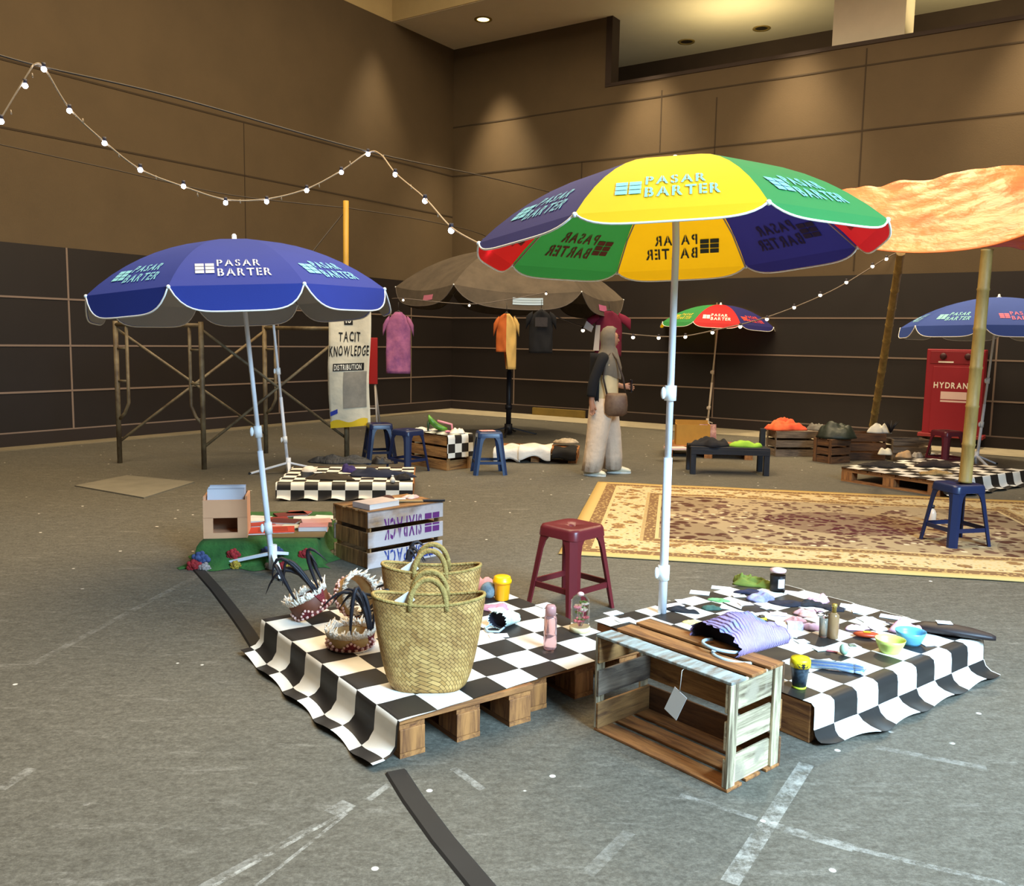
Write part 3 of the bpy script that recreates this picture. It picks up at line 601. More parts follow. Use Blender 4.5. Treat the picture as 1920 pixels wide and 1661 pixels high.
stool('blue plastic stool in front of the cloth-topped crate, behind the clothes pallet', (-1.14, 9.62, 0), .9, NAVY, 'blue stools left')
stool('blue plastic stool alone between the checked crate and the white cloths', (-.25, 9.55, 0), .15, BLUE)
# ------------------------------------------------------------------ carpet
def rug_mat(Lr, Wr):
    M = bpy.data.materials.new('patterned_carpet'); M.use_nodes = True; N = M.node_tree.nodes; L = M.node_tree.links; b = N['Principled BSDF']; b.inputs['Roughness'].default_value = .95; b.inputs['Specular IOR Level'].default_value = .1
    tc = N.new('ShaderNodeTexCoord'); sp = N.new('ShaderNodeSeparateXYZ'); L.new(tc.outputs['Object'], sp.inputs[0])
    def mth(op, a, b_=None):
        x = N.new('ShaderNodeMath'); x.operation = op
        for i, v in enumerate((a, b_)):
            if v is None: continue
            if isinstance(v, (int, float)): x.inputs[i].default_value = v
            else: L.new(v, x.inputs[i])
        return x.outputs[0]
    ex = mth('SUBTRACT', Lr / 2, mth('ABSOLUTE', sp.outputs[0])); ey = mth('SUBTRACT', Wr / 2, mth('ABSOLUTE', sp.outputs[1])); e = mth('MINIMUM', ex, ey)
    r = N.new('ShaderNodeValToRGB'); L.new(mth('MULTIPLY', e, 1.0), r.inputs[0]); cr = r.color_ramp; cr.interpolation = 'CONSTANT'
    stops = [(0, '#b99c62'), (.10, '#7a5c3e'), (.20, '#bfa676'), (.23, '#bda87e'), (.52, '#a68c60'), (.55, '#7a5c3e'), (.63, '#bfa676'), (.66, '#a08a68')]
    for i, (p_, c) in enumerate(stops):
        el = cr.elements[i] if i < 2 else cr.elements.new(p_); el.position = p_; el.color = (*lin(c), 1)
    def vor(scale, lo, hi, feat='F1'):
        v = N.new('ShaderNodeTexVoronoi'); v.inputs['Scale'].default_value = scale; v.feature = feat; L.new(tc.outputs['Object'], v.inputs['Vector'])
        rr = N.new('ShaderNodeValToRGB'); rr.color_ramp.elements[0].position = lo; rr.color_ramp.elements[1].position = hi; rr.color_ramp.elements[0].color = (1, 1, 1, 1); rr.color_ramp.elements[1].color = (0, 0, 0, 1); L.new(v.outputs['Distance'], rr.inputs[0]); return rr.outputs[0]
    def mix(f, A, c):
        x = N.new('ShaderNodeMix'); x.data_type = 'RGBA'; L.new(f, x.inputs[0]); L.new(A, x.inputs[6]); x.inputs[7].default_value = (*lin(c), 1); return x.outputs[2]
    nz = N.new('ShaderNodeTexNoise'); nz.inputs['Scale'].default_value = 9; nz.inputs['Detail'].default_value = 3; L.new(tc.outputs['Object'], nz.inputs['Vector'])
    nr = N.new('ShaderNodeValToRGB'); nr.color_ramp.elements[0].position = .42; nr.color_ramp.elements[1].position = .52; L.new(nz.outputs['Fac'], nr.inputs[0])
    inner = mth('GREATER_THAN', e, .66); bord = mth('MULTIPLY', mth('GREATER_THAN', e, .23), mth('LESS_THAN', e, .52)); thin = mth('MULTIPLY', mth('GREATER_THAN', e, .10), mth('LESS_THAN', e, .63))
    c = mix(mth('MULTIPLY', mth('MULTIPLY', vor(8, .42, .5), nr.outputs[0]), inner), r.outputs[0], '#66483a')
    c = mix(mth('MULTIPLY', vor(10, .26, .32), inner), c, '#54382c')
    c = mix(mth('MULTIPLY', vor(7.5, .14, .2), inner), c, '#cdb994')
    c = mix(mth('MULTIPLY', vor(7, .36, .42), bord), c, '#86643f'); c = mix(mth('MULTIPLY', vor(16, .22, .27), bord), c, '#5f3d28'); c = mix(mth('MULTIPLY', vor(30, .28, .35), thin), c, '#b99a62')
    # medallion and corner pieces
    md = mth('ADD', mth('POWER', mth('MULTIPLY', sp.outputs[0], 1 / .62), 2.0), mth('POWER', mth('MULTIPLY', sp.outputs[1], 1 / .45), 2.0)); mdm = mth('MULTIPLY', mth('LESS_THAN', md, 1.0), mth('ADD', mth('MULTIPLY', vor(12, .3, .4), .5), .5))
    c = mix(mdm, c, '#4e2326')
    cn = mth('ADD', mth('POWER', mth('MULTIPLY', mth('SUBTRACT', ex, .66), 1 / .55), 2.0), mth('POWER', mth('MULTIPLY', mth('SUBTRACT', ey, .66), 1 / .8), 2.0)); cnm = mth('MULTIPLY', mth('MULTIPLY', mth('LESS_THAN', cn, 1.0), inner), mth('ADD', mth('MULTIPLY', vor(8, .3, .4), .6), .35))
    c = mix(cnm, c, '#4e2f22')
    L.new(c, b.inputs['Base Color']); return M
rl, rw = 4.25, 3.18; rd = Vector((.984, -.177, 0)); rn = Vector((.177, .984, 0)); r0_ = Vector((.33, 5.90, 0))
b = MB(); b.grid(lambda i, j: Vector(((i - .5) * rl, (j - .5) * rw, .008 + .004 * noise.noise(Vector((i * 9, j * 7, 2))))), 60, 40, 0, True)
o = b.build('carpet', rug_mat(rl, rw), thick=.006); o.location = r0_ + rd * rl / 2 + rn * rw / 2; o.rotation_euler = (0, 0, math.atan2(rd.y, rd.x)); tag(o, 'large patterned gold and brown carpet spread on the floor', 'carpet')
bt = thing('water_bottle', 'small clear bottle with a dark cap standing on the carpet behind the blue stool', 'bottle', G(1746, 982))
b = MB(); b.lathe([(.03, .003), (.034, .01), (.034, .09), (.024, .115), (.014, .125), (.014, .135)], 16); b.build('body', mat('peach_plastic', '#d9bfa6', .3), bt)
b = MB(); b.lathe([(.017, .132), (.017, .158), (.004, .16)], 14); b.build('cap', mat('black_cap', '#26201e', .4), bt)
# floor strip and plate
def strip(pts, w_, label, name='cable_cover', m_=None, th=.008):
    b = MB(); P = [Vector((p.x, p.y, 0)) for p in pts]; rg = []
    for i, p in enumerate(P):
        t_ = (P[min(i + 1, len(P) - 1)] - P[max(i - 1, 0)]).normalized(); n_ = Vector((-t_.y, t_.x, 0)) * w_ / 2
        rg.append([p - n_, p - n_ * .8 + Vector((0, 0, th)), p + n_ * .8 + Vector((0, 0, th)), p + n_])
    b.rings(rg, 0, smooth=False); return tag(b.build(name, m_ or mat('black_rubber_strip', '#23201d', .7, .2, 8)), label, 'floor strip')
strip([G(372, 1068), G(405, 1105), G(440, 1150), G(465, 1185), G(482, 1212)], .07, 'black strip on the floor running from the green stall to the left pallet')
strip([G(742, 1448), G(775, 1500), G(830, 1575), G(905, 1665), G(960, 1740)], .075, 'black strip on the floor running from the left pallet to the bottom edge')
pp = [G(140, 912), G(238, 893), G(365, 905), G(270, 935)]
b = MB(); b.prism(pp[::-1], 0, .012); tag(b.build('floor_plate', mat('worn_plywood', '#7d7666', .7, .2, 4)), 'flat grey sheet lying on the floor at the left, before the scaffold', 'sheet')
# ------------------------------------------------------------------ scaffold and banner
STEEL = mat('rusty_scaffold_tube', '#7d6d50', .6, col2='#4c3c2a', scale=7)
s1, s2, s4 = G(225, 868), G(383, 880), G(651, 860); s3 = s1 + (s4 - s2)
sc = thing('scaffold_frame', 'rusty tubular scaffold tower with crossed braces behind the blue umbrellas', 'scaffold', (0, 0, 0))
def tb(nm, pts, r=.024, m_=STEEL, parent=sc):
    b = MB(); b.tube(pts, r, 10); return b.build(nm, m_, parent)
zt = 1.54
for A, Bp in ((s1, s2), (s3, s4)):
    d = (Bp - A).normalized(); up = Vector((0, 0, 1))
    for P_, sg in ((A, 1), (Bp, -1)):
        tb('leg', [P_, P_ + up * (zt + .04)], .027)
        q = P_ + d * sg * .15
        tb('ladder_rail', [P_ + up * .50 + d * sg * .02, P_ + d * sg * .09 + up * .56, q + up * .68, q + up * .8, q + up * zt], .018)
        for z in (.92, 1.28): tb('rung', [P_ + up * z, q + up * z], .014)
    tb('top_bar', [A + up * zt, Bp + up * zt], .024)
for A, Bp in ((s1, s3), (s2, s4)):
    for a_, b_ in ((.24, 1.5), (1.5, .24)): tb('brace', [A + Vector((0, 0, a_)), Bp + Vector((0, 0, b_))], .016)
yp = thing('banner_pole', 'tall yellow pole standing behind the white banner', 'pole', (s4.x - .0, s4.y - .06, 0))
ztop = D(652, 378, s4.y).z
b = MB(); b.tube([(0, 0, 0), (0, 0, .9)], .024, 10); b.build('lower_pole', STEEL, yp); b = MB(); b.tube([(0, 0, .85), (.01, 0, ztop)], .032, 12); b.build('upper_pole', mat('yellow_bamboo', '#b48a2a', .5, .15, 6), yp)
bY = s4.y - .16
bl, br_ = D(614, 590, bY), D(695, 590, bY); btop = D(650, 545, bY).z; bbot = D(650, 800, bY).z
bw = br_.x - bl.x
bn = thing('cloth_banner', 'long white cloth banner lettered in black, hanging from the yellow pole', 'banner', ((bl.x + br_.x) / 2, bY, 0))
def bf(x, y, off=0):   # x from the centre, y height
    v = (y - bbot) / (btop - bbot); return Vector((x + .012 * math.sin(y * 5) , -.012 * math.sin(x * 14 + y * 3) - .01 * noise.noise(Vector((x * 9, y * 6, 0))) - off, y + .05 * (x / bw) * (1 - v)))
b = MB(); b.grid(lambda i, j: bf((i - .5) * bw * (1 - .06 * (1 - j)), bbot + (btop - bbot) * j), 16, 50); b.build('cloth', mat('cream_banner_cloth', '#d8cdb4', .9, .08, 4, bump=.3, bscale=14), bn, thick=.003)
def bz(py): return D(650, py, bY).z
blk = mat('black_ink', '#191512', .8); b = MB(); f_ = lambda x, y: bf(x, y, .006)
def word(txt, y0, y1, x0, x1, jit=0):
    V, Fc, W_ = glyphs(txt); h = bz(y0) - bz(y1); kx = (x1 - x0) * bw / W_
    b.add([f_(x0 * bw + x * kx, bz(y1) + y * h + jit * math.sin(x * 5)) for x, y in V], Fc)
word('TACIT', 622, 640, -.26, .24, .006); word('KNOWLEDGE', 648, 667, -.46, .46, .008)
b.build('lettering', blk, bn)
b = MB(); 
for y0, y1, x0, x1 in ((587, 609, -.14, .06), (681, 695, -.36, .36)): b.grid(lambda i, j: f_(bw * (x0 + (x1 - x0) * i), bz(y1) + (bz(y0) - bz(y1)) * j), 6, 2)
b.build('black_patch', blk, bn)
b = MB(); f2 = lambda x, y: bf(x, y, .010); 
for txt, y0, y1, x0, x1 in (('IS', 592, 605, -.10, .02), ('DISTRIBUTION', 683, 693, -.33, .30)):
    V, Fc, W_ = glyphs(txt); h = bz(y0) - bz(y1); kx = (x1 - x0) * bw / W_; b.add([f2(x0 * bw + x * kx, bz(y1) + y * h) for x, y in V], Fc)
b.build('white_lettering', mat('white_ink', '#e8e0d0', .8), bn)
b = MB(); b.grid(lambda i, j: f_(bw * (-.14 + .54 * i + .03 * j), bz(765) + (bz(697) - bz(765)) * j), 6, 8); b.build('grey_patch', mat('grey_print', '#8f887c', .9, .25, 12), bn)
b = MB(); b.grid(lambda i, j: f_(bw * (-.47 + .88 * i), bbot - .0 + (.075 + .02 * math.sin(i * 9)) * j), 12, 3); b.build('yellow_paint', mat('yellow_paint', '#d8b41e', .7), bn)
b = MB(); b.grid(lambda i, j: f_(bw * (-.46 + .18 * i), bz(778) + .05 * j + .03 * i), 4, 2); b.build('blue_paint', mat('blue_paint', '#2a3a9a', .7), bn)
# ------------------------------------------------------------------ far corner: red notice board, cabinet
rb_ = thing('notice_board', 'red board on white legs standing behind the banner near the far corner', 'board', (D(676, 700, 14.4).x, 14.4, 0))
zz = lambda py: D(700, py, 14.4).z
xw = D(708, 700, 14.4).x - rb_.location.x
b = MB(); b.box((0, 0, (zz(633) + zz(720)) / 2), (2 * xw, .04, zz(633) - zz(720)), bev=.006); b.build('panel', mat('red_board', '#a81c20', .5), rb_)
for s_ in (-1, 1):
    b = MB(); b.tube([(s_ * (xw - .05), .03, zz(715)), (s_ * (xw + .01), -.12, .01)], .016, 8); b.tube([(s_ * (xw - .05), .03, zz(715)), (s_ * (xw), .25, .01)], .016, 8); b.build('leg', mat('white_leg', '#c8bcb0', .5), rb_)
b = MB(); b.tube([(-xw, -.06, .3), (xw, -.06, .3)], .012, 8); b.build('crossbar', mat('white_leg', '#c8bcb0', .5), rb_)
hy = thing('hydrant_cabinet', 'tall red fire hydrant cabinet with white lettering against the right wall', 'cabinet', W(9.47, .23, 0), aR)
RED = mat('red_cabinet_paint', '#8e1c28', .45, .06, 3)
b = MB(); b.box((0, 0, .80), (.76, .26, 1.24), bev=.012); b.build('body', RED, hy)
b = MB(); b.box((0.02, -.136, .69), (.60, .012, .96), bev=.004); b.build('door', RED, hy)
b = MB(); b.box((0.02, -.133, 1.30), (.70, .010, .18), bev=.004); b.build('alarm_panel', mat('red_panel_dark', '#7e1822', .45), hy)
for x in (-.16, .16):
    b = MB(); b.lathe([(.045, 0), (.045, .02), (.03, .03), (.001, .03)], 16, (x, -.138, 1.32), M=Matrix.Rotation(R_(90), 3, 'X')); b.build('alarm_button', mat('dark_button', '#3a1216', .5), hy)
hf = lambda x, y: Vector((x, -.1435, y)); wi = mat('white_ink', '#e8e0d0', .8)
b = MB(); put_text(b, 'HYDRANT', .085, hf, .0, .86, width=.52, center=True); b.build('lettering', wi, hy)
b = MB(); put_rect(b, hf, -.16, .70, .18, .81); put_rect(b, hf, -.16, .66, .18, .685); b.build('white_label', mat('pink_label', '#d8b8b0', .7), hy)
b = MB(); put_rect(b, lambda x, y: Vector((x, -.1395, y)), -.22, 1.225, -.02, 1.245); b.build('small_label', wi, hy)
b = MB(); b.box((0, -.0, .17), (.86, .34, .05), bev=.006); b.build('shelf', mat('red_shelf', '#8a2a2c', .5), hy)
b = MB(); b.box((0, 0, .075), (.6, .2, .145)); b.build('plinth', mat('black_plinth', '#241b18', .8), hy)
# ------------------------------------------------------------------ shirts hung from the canvas parasol
def shirt(label, px, ytop, ybot, wpx, mats, Y, split=None, sleeve=.16, rz=0, asym=0, sh=.3, name='shirt', cat='shirt'):
    top, bot = D(px, ytop, Y), D(px, ybot, Y); wv = wpx / F * Y; H = top.z - bot.z
    t = thing(name, label, cat, (top.x, Y, bot.z), rz); b = MB(); nu = 28; rows = 18
    rg = []
    for i in range(rows + 1):
        u = i / rows; z = H * u; k = 1.0 if u < .72 else 1 - .72 * ((u - .72) / .28) ** 2.2
        row = []
        for a_ in range(nu):
            a = 2 * math.pi * a_ / nu; x = math.cos(a) * wv / 2 * k * (1 + .06 * noise.noise(Vector((u * 3, a_, wpx)))); y = math.sin(a) * (.035 + .05 * (1 - u)) + .03 * noise.noise(Vector((math.cos(a) * 3, u * 4, px * .1)))
            zz_ = z + (asym * (1 - u) if x < 0 else 0)
            row.append(Vector((x, y, zz_)))
        rg.append(row)
    b.rings(rg, 0, True, True)
    o = b.build('body', mats[0] if split is None else mats[:2], t)
    if split is not None:
        for p in o.data.polygons:
            if p.center.x > wv * split: p.material_index = 1
    for s_ in (-1, 1):
        b = MB(); sx = wv / 2 * s_; m_ = mats[0] if (split is None or s_ < 0) else mats[1]
        if len(mats) > 2: m_ = mats[2]
        b.rings([[Vector((sx * k + s_ * (sleeve * .5 * f), .03 * math.sin(2 * math.pi * q / 12), H * z0 + .055 * math.cos(2 * math.pi * q / 12) * (1 + f * .5) )) for q in range(12)] for f, k, z0 in ((0, .72, .88), (.5, .88, .80), (1, .95, .70))], 0); b.build('sleeve', m_, t)
    b = MB(); b.tube([(-wv * .22, 0, H - .03), (0, 0, H + .02), (wv * .22, 0, H - .03)], .008, 6); b.tube([(0, 0, H + .02), (0, 0, H + .14)], .004, 6); b.build('hanger', mat('dark_hanger', '#2a2622', .5), t)
    return t
shirt('purple and pink tie-dyed shirt hanging at the left edge of the canvas parasol', 747, 585, 700, 46, [mat('tie_dye', '#b0688c', .9, col2='#7a4678', scale=7, bump=.3, bscale=14)], 12.6, sleeve=.10, name='tie_dye_shirt')
shirt('half orange, half cream shirt hanging before the parasol pole', 950, 588, 692, 38, [mat('orange_cotton', '#b85a1e', .9, .2, 5), mat('cream_cotton', '#c8a058', .9, .15, 5)], 11.45, split=.0, sleeve=.08, asym=.22, name='two_tone_shirt')
sb = shirt('black shirt with a small grey print hanging under the parasol, right of the orange one', 1015, 582, 662, 44, [mat('black_cotton', '#0b090c', .9)], 11.6, sleeve=.1, name='black_shirt')
b = MB(); put_rect(b, lambda x, y: Vector((x, -.1, y)), -.08, .34, .08, .46); b.build('chest_print', mat('grey_chest_print', '#3a3434', .9, .4, 30), sb)
ms = shirt('maroon shirt with a white side strip hanging behind the person', 1142, 583, 668, 50, [mat('maroon_cotton', '#6a1430', .9, .15, 5), mat('maroon_cotton', '#6a1430'), mat('maroon_sleeve', '#7a1a38', .9)], 12.8, sleeve=.26, name='maroon_shirt')
b = MB(); b.extr([(-.22, -.10, .08), (-.14, -.12, .08), (-.13, -.12, .44), (-.19, -.09, .44)], (0, .006, 0)); b.build('white_strip', mat('white_cotton2', '#d0c4bc', .9), ms)
b = MB(); b.extr([(-.36, -.04, .40), (-.25, -.07, .34), (-.22, -.07, .42), (-.32, -.04, .50)], (0, .10, 0)); b.build('cuff', mat('white_cotton2', '#d0c4bc'), ms)
# ------------------------------------------------------------------ black bench table and things on the far right
b0, b1 = G(1294, 889), G(1442, 893); bd = (b1 - b0); ba = math.atan2(bd.y, bd.x); bl_ = bd.length
bench = thing('low_table', 'low black wooden table with slatted frame holding folded clothes', 'table', b0 + Vector((math.cos(ba), math.sin(ba), 0)) * bl_ / 2 + Vector((-math.sin(ba), math.cos(ba), 0)) * .2, ba)
bk = wd('black', 0)
for sx in (-1, 1):
    for sy in (-1, 1):
        b = MB(); b.box((sx * (bl_ / 2 - .03), sy * .17, .14), (.06, .06, .28), bev=.004); b.build('leg', wd('black', 2), bench)
for i in range(4):
    b = MB(); b.box((0, -.15 + i * .10, .295), (bl_, .085, .022), bev=.003); b.build('top_board', bk, bench)
for sy in (-1, 1):
    b = MB(); b.box((0, sy * .195, .255), (bl_, .02, .06), bev=.003); b.build('apron', bk, bench)
b = MB(); b.box((bl_ / 2 - .03, .1, .40), (.06, .06, .2), bev=.004); b.build('post', wd('black', 2), bench)
bp = lambda x, y, z=.3065: bench.matrix_basis @ Vector((x, y, z)) if False else bench.location + Vector((math.cos(ba) * x - math.sin(ba) * y, math.sin(ba) * x + math.cos(ba) * y, z))
heap('pile of folded black clothes on the left half of the low black table', 'folded_clothes', 'clothes', bp(-.19, .0), .20, .17, .10, mat('black_cotton2', '#1b181c', .9, .3, 9), ba, 4, sharp=5)
heap('folded lime green cloth on the right half of the low black table', 'lime_cloth', 'cloth', bp(.19, -.03), .19, .12, .06, mat('lime_cotton', '#98c23a', .85, .1, 6), ba, 5, sharp=7, rough_edge=.12)
# pallet with boxes behind the bench
pallet('small pallet behind the low black table under the cardboard box', G(1245, 856), -.2, 1.1, .7, .145, 'orange')
pq = G(1270, 838, .145)
cbx = thing('cardboard_box', 'amber cardboard box standing open behind the low black table', 'box', G(1297, 832, .146), -.1); ob = mat('amber_card', '#b8862e', .6, .15, 9)
b = MB(); b.box((0, -.14, .13), (.42, .008, .26)); b.build('front', ob, cbx)
for x in (-.21, .21):
    b = MB(); b.box((x, 0, .13), (.008, .28, .26)); b.build('side', ob, cbx)
b = MB(); b.box((0, .14, .15), (.42, .008, .30)); b.build('back', ob, cbx); b = MB(); b.box((0, 0, .005), (.42, .28, .008)); b.build('bottom', ob, cbx)
ps = thing('photo_board', 'small pink and white printed board leaning right of the amber box', 'print', G(1326, 832, .146), .05)
b = MB(); b.box((0, 0, .13), (.22, .02, .25), M=Matrix.Rotation(R_(-8), 3, 'X')); b.build('board', mat('pink_print', '#d6b0a0', .7, col2='#8a4a4a', scale=16), ps)
pk = thing('magazine', 'pale pink magazine lying on the pallet at the left of the amber box', 'magazine', G(1268, 842, .147), .2)
b = MB(); b.box((0, 0, .012), (.26, .2, .02)); b.build('pages', mat('pink_paper', '#dcb8b4', .7), pk)
dl = [wd('dark', 0), wd('old', 0), wd('grey', 0)]
def far_crate(label, px, py, rz, L=.6, Dp=.35, H=.3, opening='top', tones=None, **k):
    p = G(px, py); return crate(label, p + Vector((0, Dp * .5, 0)), rz, L, Dp, H, opening, tones, **k)
drk = dict(front=[wd('dark', 0)], back=[wd('dark', 0)], left=[wd('dark', 1)], right=[wd('dark', 1)], bottom=[wd('dark', 0)], top=[wd('dark', 0)], post=[wd('dark', 2)])
gry = {k: [wd('grey', a)] for k, a in dict(front=0, back=0, top=0, bottom=0, left=1, right=1, post=2).items()}
far_crate('weathered grey crate right of the low black table, red and orange cloths on top', 1494, 856, .08, .6, .36, .33, 'bottom', gry, gap=.03)
far_crate('dark brown crate with a blue smear, below the black bag', 1566, 869, .5, .33, .3, .30, 'bottom', drk)
far_crate('brown crate with faint purple stencil left of the slanting bamboo', 1622, 863, .05, .5, .36, .34, 'top', drk)
far_crate('low grey crate with bric-a-brac by the dark red stool', 1708, 864, .05, .50, .3, .27, 'top', gry)
z_ = lambda px, py, Y: D(px, py, Y)
heap('red and orange cloths thrown over the weathered grey crate', 'red_cloth', 'cloth', G(1480, 856) + Vector((-.02, .18, .332)), .26, .16, .16, mat('red_orange_cloth', '#c8402c', .9, col2='#d86a3a', scale=5), .2, 2)
heap('grey crumpled cloth on the right end of the weathered grey crate', 'grey_cloth', 'cloth', G(1528, 856) + Vector((.06, .18, .332)), .11, .13, .10, mat('grey_cotton', '#6a665e', .9, .2, 6), .2, 3)
heap('big dark green-black bag slumped on the dark crates by the bamboo', 'duffel_bag', 'bag', G(1572, 869) + Vector((.0, .17, .303)), .26, .20, .24, mat('dark_green_nylon', '#20281f', .5, .3, 8, bump=.3, bscale=12), 0, 6, sharp=3, folds=.22, rough_edge=.2)
for i, (px, py, Y, r, c, lb) in enumerate(((1645, 838, 11.3, .13, '#d8d2c4', 'white crumpled cloth on the brown stencilled crate beside the bamboo'), (1660, 845, 11.0, .09, '#e2d8c0', 'cream crumpled cloth low in front of the bamboo foot'), (1697, 850, 10.9, .10, '#c8a47c', 'tan round pouch on the low grey crate'), (1720, 852, 11.0, .08, '#b8b0a8', 'grey folded cloth on the low grey crate'))):
    p = D(px, py, Y); zz0 = max(.0, p.z - r * .5)
    heap(lb, 'crumpled_cloth', 'cloth', (p.x, p.y, zz0 if i else .345), r, r * .8, r * 1.1, mat('far_cloth' + c, c, .9, .15, 6), 0, i + 20, folds=.3)
vs = thing('black_feather_bunch', 'bunch of thin black feathers sticking up from the white cloth by the bamboo', 'feathers', D(1668, 835, 11.2) * 1)
vs.location.z = .36
for i in range(5):
    b = MB(); a = i * 1.3; b.tube([(0, 0, 0), (.05 * math.cos(a), .03 * math.sin(a), .09), (.11 * math.cos(a), .06 * math.sin(a), .15)], [.012, .01, .002], 6); b.build('feather', mat('black_feather', '#16131a', .6), vs)
# far checked pallet on the right
fo = G(1762, 932); fo.z = 0
pallet('far checked pallet on the right, wooden blocks showing on its left side', fo + Vector((.01, .02, 0)), .60, 1.62, 1.12, .148, 'orange')
check_cloth('black and white checked oilcloth over the far right pallet behind the blue stool', fo, .60, [(-.10, .004), (-.06, .01), (-.035, .03), (-.02, .09), (-.008, .14), (0, .151), (1.13, .151)], 0, 1.64, .15, (0, 0), 1)
fz = .155
heap('dark brown furry cloth on the left half of the far checked pallet', 'furry_scarf', 'scarf', G(1658, 874, fz), .24, .12, .06, mat('dark_fur', '#2c2622', .95, .4, 30, bump=.6, bscale=60), -.1, 8)
heap('dark brown heap of straps at the back of the far checked pallet', 'strap_heap', 'straps', G(1760, 874, fz), .25, .12, .08, mat('dark_fur2', '#302422', .95, .4, 20), .1, 9)
heap('tan beaded necklaces heaped on the far checked pallet beside the bamboo', 'necklace_heap', 'necklaces', G(1752, 888, fz), .16, .09, .035, mat('tan_beads', '#b8945c', .7, .4, 30, bump=.7, bscale=90), .1, 10)
for i, (px, py, lb) in enumerate(((1740, 857, 'pale round bowl on the floor beneath the far dark red stool'), (1772, 860, 'second pale bowl under the far dark red stool, nearer the umbrella pole'))):
    b = MB(); b.lathe([(.04, 0), (.075, .03), (.085, .06), (.078, .058), (.04, .012)], 18); o = b.build('bowl', mat('pale_bowl', '#cfc6b4', .4)); o.location = G(px, py, .002); tag(o, lb, 'bowl')
# ------------------------------------------------------------------ white clothes on a pallet, centre back
wp = G(925, 866)
pallet('pallet at the centre back under white and black garments', G(925, 864), -.12, 1.0, .75, .13, 'orange')
WC = mat('white_cotton', '#d9d0c4', .9, .12, 4, bump=.3, bscale=20)
def drape(label, x0, x1, y0, y1, base, rz, m_, z, drop, seed, name, cat):
    b = MB()
    def fn(i, j):
        x = x0 + (x1 - x0) * i; y = y0 + (y1 - y0) * j; over = max(0, -y - .0)
        nzv = noise.noise(Vector((x * 6, y * 6, seed)))
        if y < 0:
            d = min(drop, -y) * (1 + .25 * math.sin(x * 19 + seed)); return Vector((x, -.015 - .02 * math.sin(x * 17 + seed) - .015 * (-y), max(.012, z - d + .01 * nzv)))
        return Vector((x + .02 * nzv, y, z + .018 + .03 * abs(nzv) + .012 * math.sin(x * 25 + y * 9)))
    b.grid(fn, 30, 20); o = b.build(name, m_, thick=.006); o.location = base; o.rotation_euler = (0, 0, rz); return tag(o, label, cat)
drape('white lace garment spread over the left part of the centre back pallet', .0, .32, -.15, .4, wp, -.12, WC, .14, .12, 1, 'lace_garment', 'garment')
drape('white crumpled garment hanging over the middle of the centre back pallet', .30, .68, -.14, .38, wp, -.12, WC, .165, .10, 2, 'white_garment', 'garment')
drape('black garment on the right part of the centre back pallet', .70, .98, -.08, .42, wp, -.12, mat('black_cotton', '#0b090c', .9), .14, .08, 3, 'black_garment', 'garment')
heap('pale patterned scarf rolled at the back of the centre back pallet', 'patterned_scarf', 'scarf', G(1060, 830, .17), .16, .08, .07, mat('patterned_scarf', '#b8a890', .9, .5, 18), 0, 11)
# ------------------------------------------------------------------ crate with a checked runner on top
cc = Vector((-.723, 9.649, 0)); a_ = -.785
ctr = cc + Vector((math.cos(a_), math.sin(a_), 0)) * -.32 + Vector((-math.sin(a_), math.cos(a_), 0)) * .19
crate('slatted crate under a checked runner beside the blue stools', ctr, a_, .64, .36, .39, 'bottom', dict(front=[wd('old', 0)], left=[wd('old', 1)], right=[wd('old', 1)]), gap=.025)
check_cloth('black and white checked runner over the crate, hanging down its right end', ctr + Vector((math.cos(a_), math.sin(a_), 0)) * .332 + Vector((math.sin(a_), -math.cos(a_), 0)) * .18, a_ + math.pi, [(-.012, .14), (-.010, .36), (0, .394), (.66, .394)], -.37, .01, .10, (0, 0), 0, flare=0, name='checked_runner')
def cpt(x, y, z): return ctr + Vector((math.cos(a_) * x - math.sin(a_) * y, math.sin(a_) * x + math.cos(a_) * y, z))
sh_ = thing('green_shoe', 'lime and dark green high-heeled shoe standing on the checked crate', 'shoe', cpt(-.08, .0, .398), .1)
b = MB(); b.rings([[Vector((x, math.cos(2 * math.pi * k / 12) * w_, zc + math.sin(2 * math.pi * k / 12) * h_)) for k in range(12)] for x, w_, zc, h_ in ((-.09, .03, .16, .012), (-.08, .035, .14, .05), (-.03, .036, .09, .05), (.03, .04, .045, .04), (.09, .04, .03, .028), (.13, .022, .022, .016))], 0); b.build('upper', mat('lime_leather', '#5f9a2c', .4, col2='#2c5a24', scale=9), sh_)
b = MB(); b.tube([(-.085, 0, .11), (-.09, 0, .0)], [.018, .01], 8); b.build('heel', mat('dark_green', '#1e3a1e', .5), sh_)
ss = thing('pink_sandal', 'pink strapped shoe leaning against the green shoe on the checked crate', 'shoe', cpt(.10, .0, .398), .1)
b = MB(); b.tube([(-.1, 0, .13), (-.02, 0, .11), (.06, 0, .09), (.07, 0, .0)], .012, 8); b.build('strap', mat('pink_leather', '#d88a94', .5), ss); b = MB(); b.box((.06, 0, .01), (.14, .07, .018), bev=.004); b.build('sole', mat('pink_leather', '#d88a94', .5), ss)
heap('white papers and cloth at the left of the crate with the green shoe', 'white_cloth', 'cloth', cpt(-.24, -.06, .397), .11, .09, .03, WC, 0, 12)
heap('white folded cloth at the right end of the checked crate top', 'folded_cloth', 'cloth', cpt(.22, .06, .397), .09, .10, .06, WC, 0, 13)
flat('red and white card lying on the lone blue stool', 'card', 'card', (-.27, 9.55, .461), .16, .11, .3, mat('red_white_card', '#e0c0b8', .7, col2='#c83a3a', scale=14), .006)
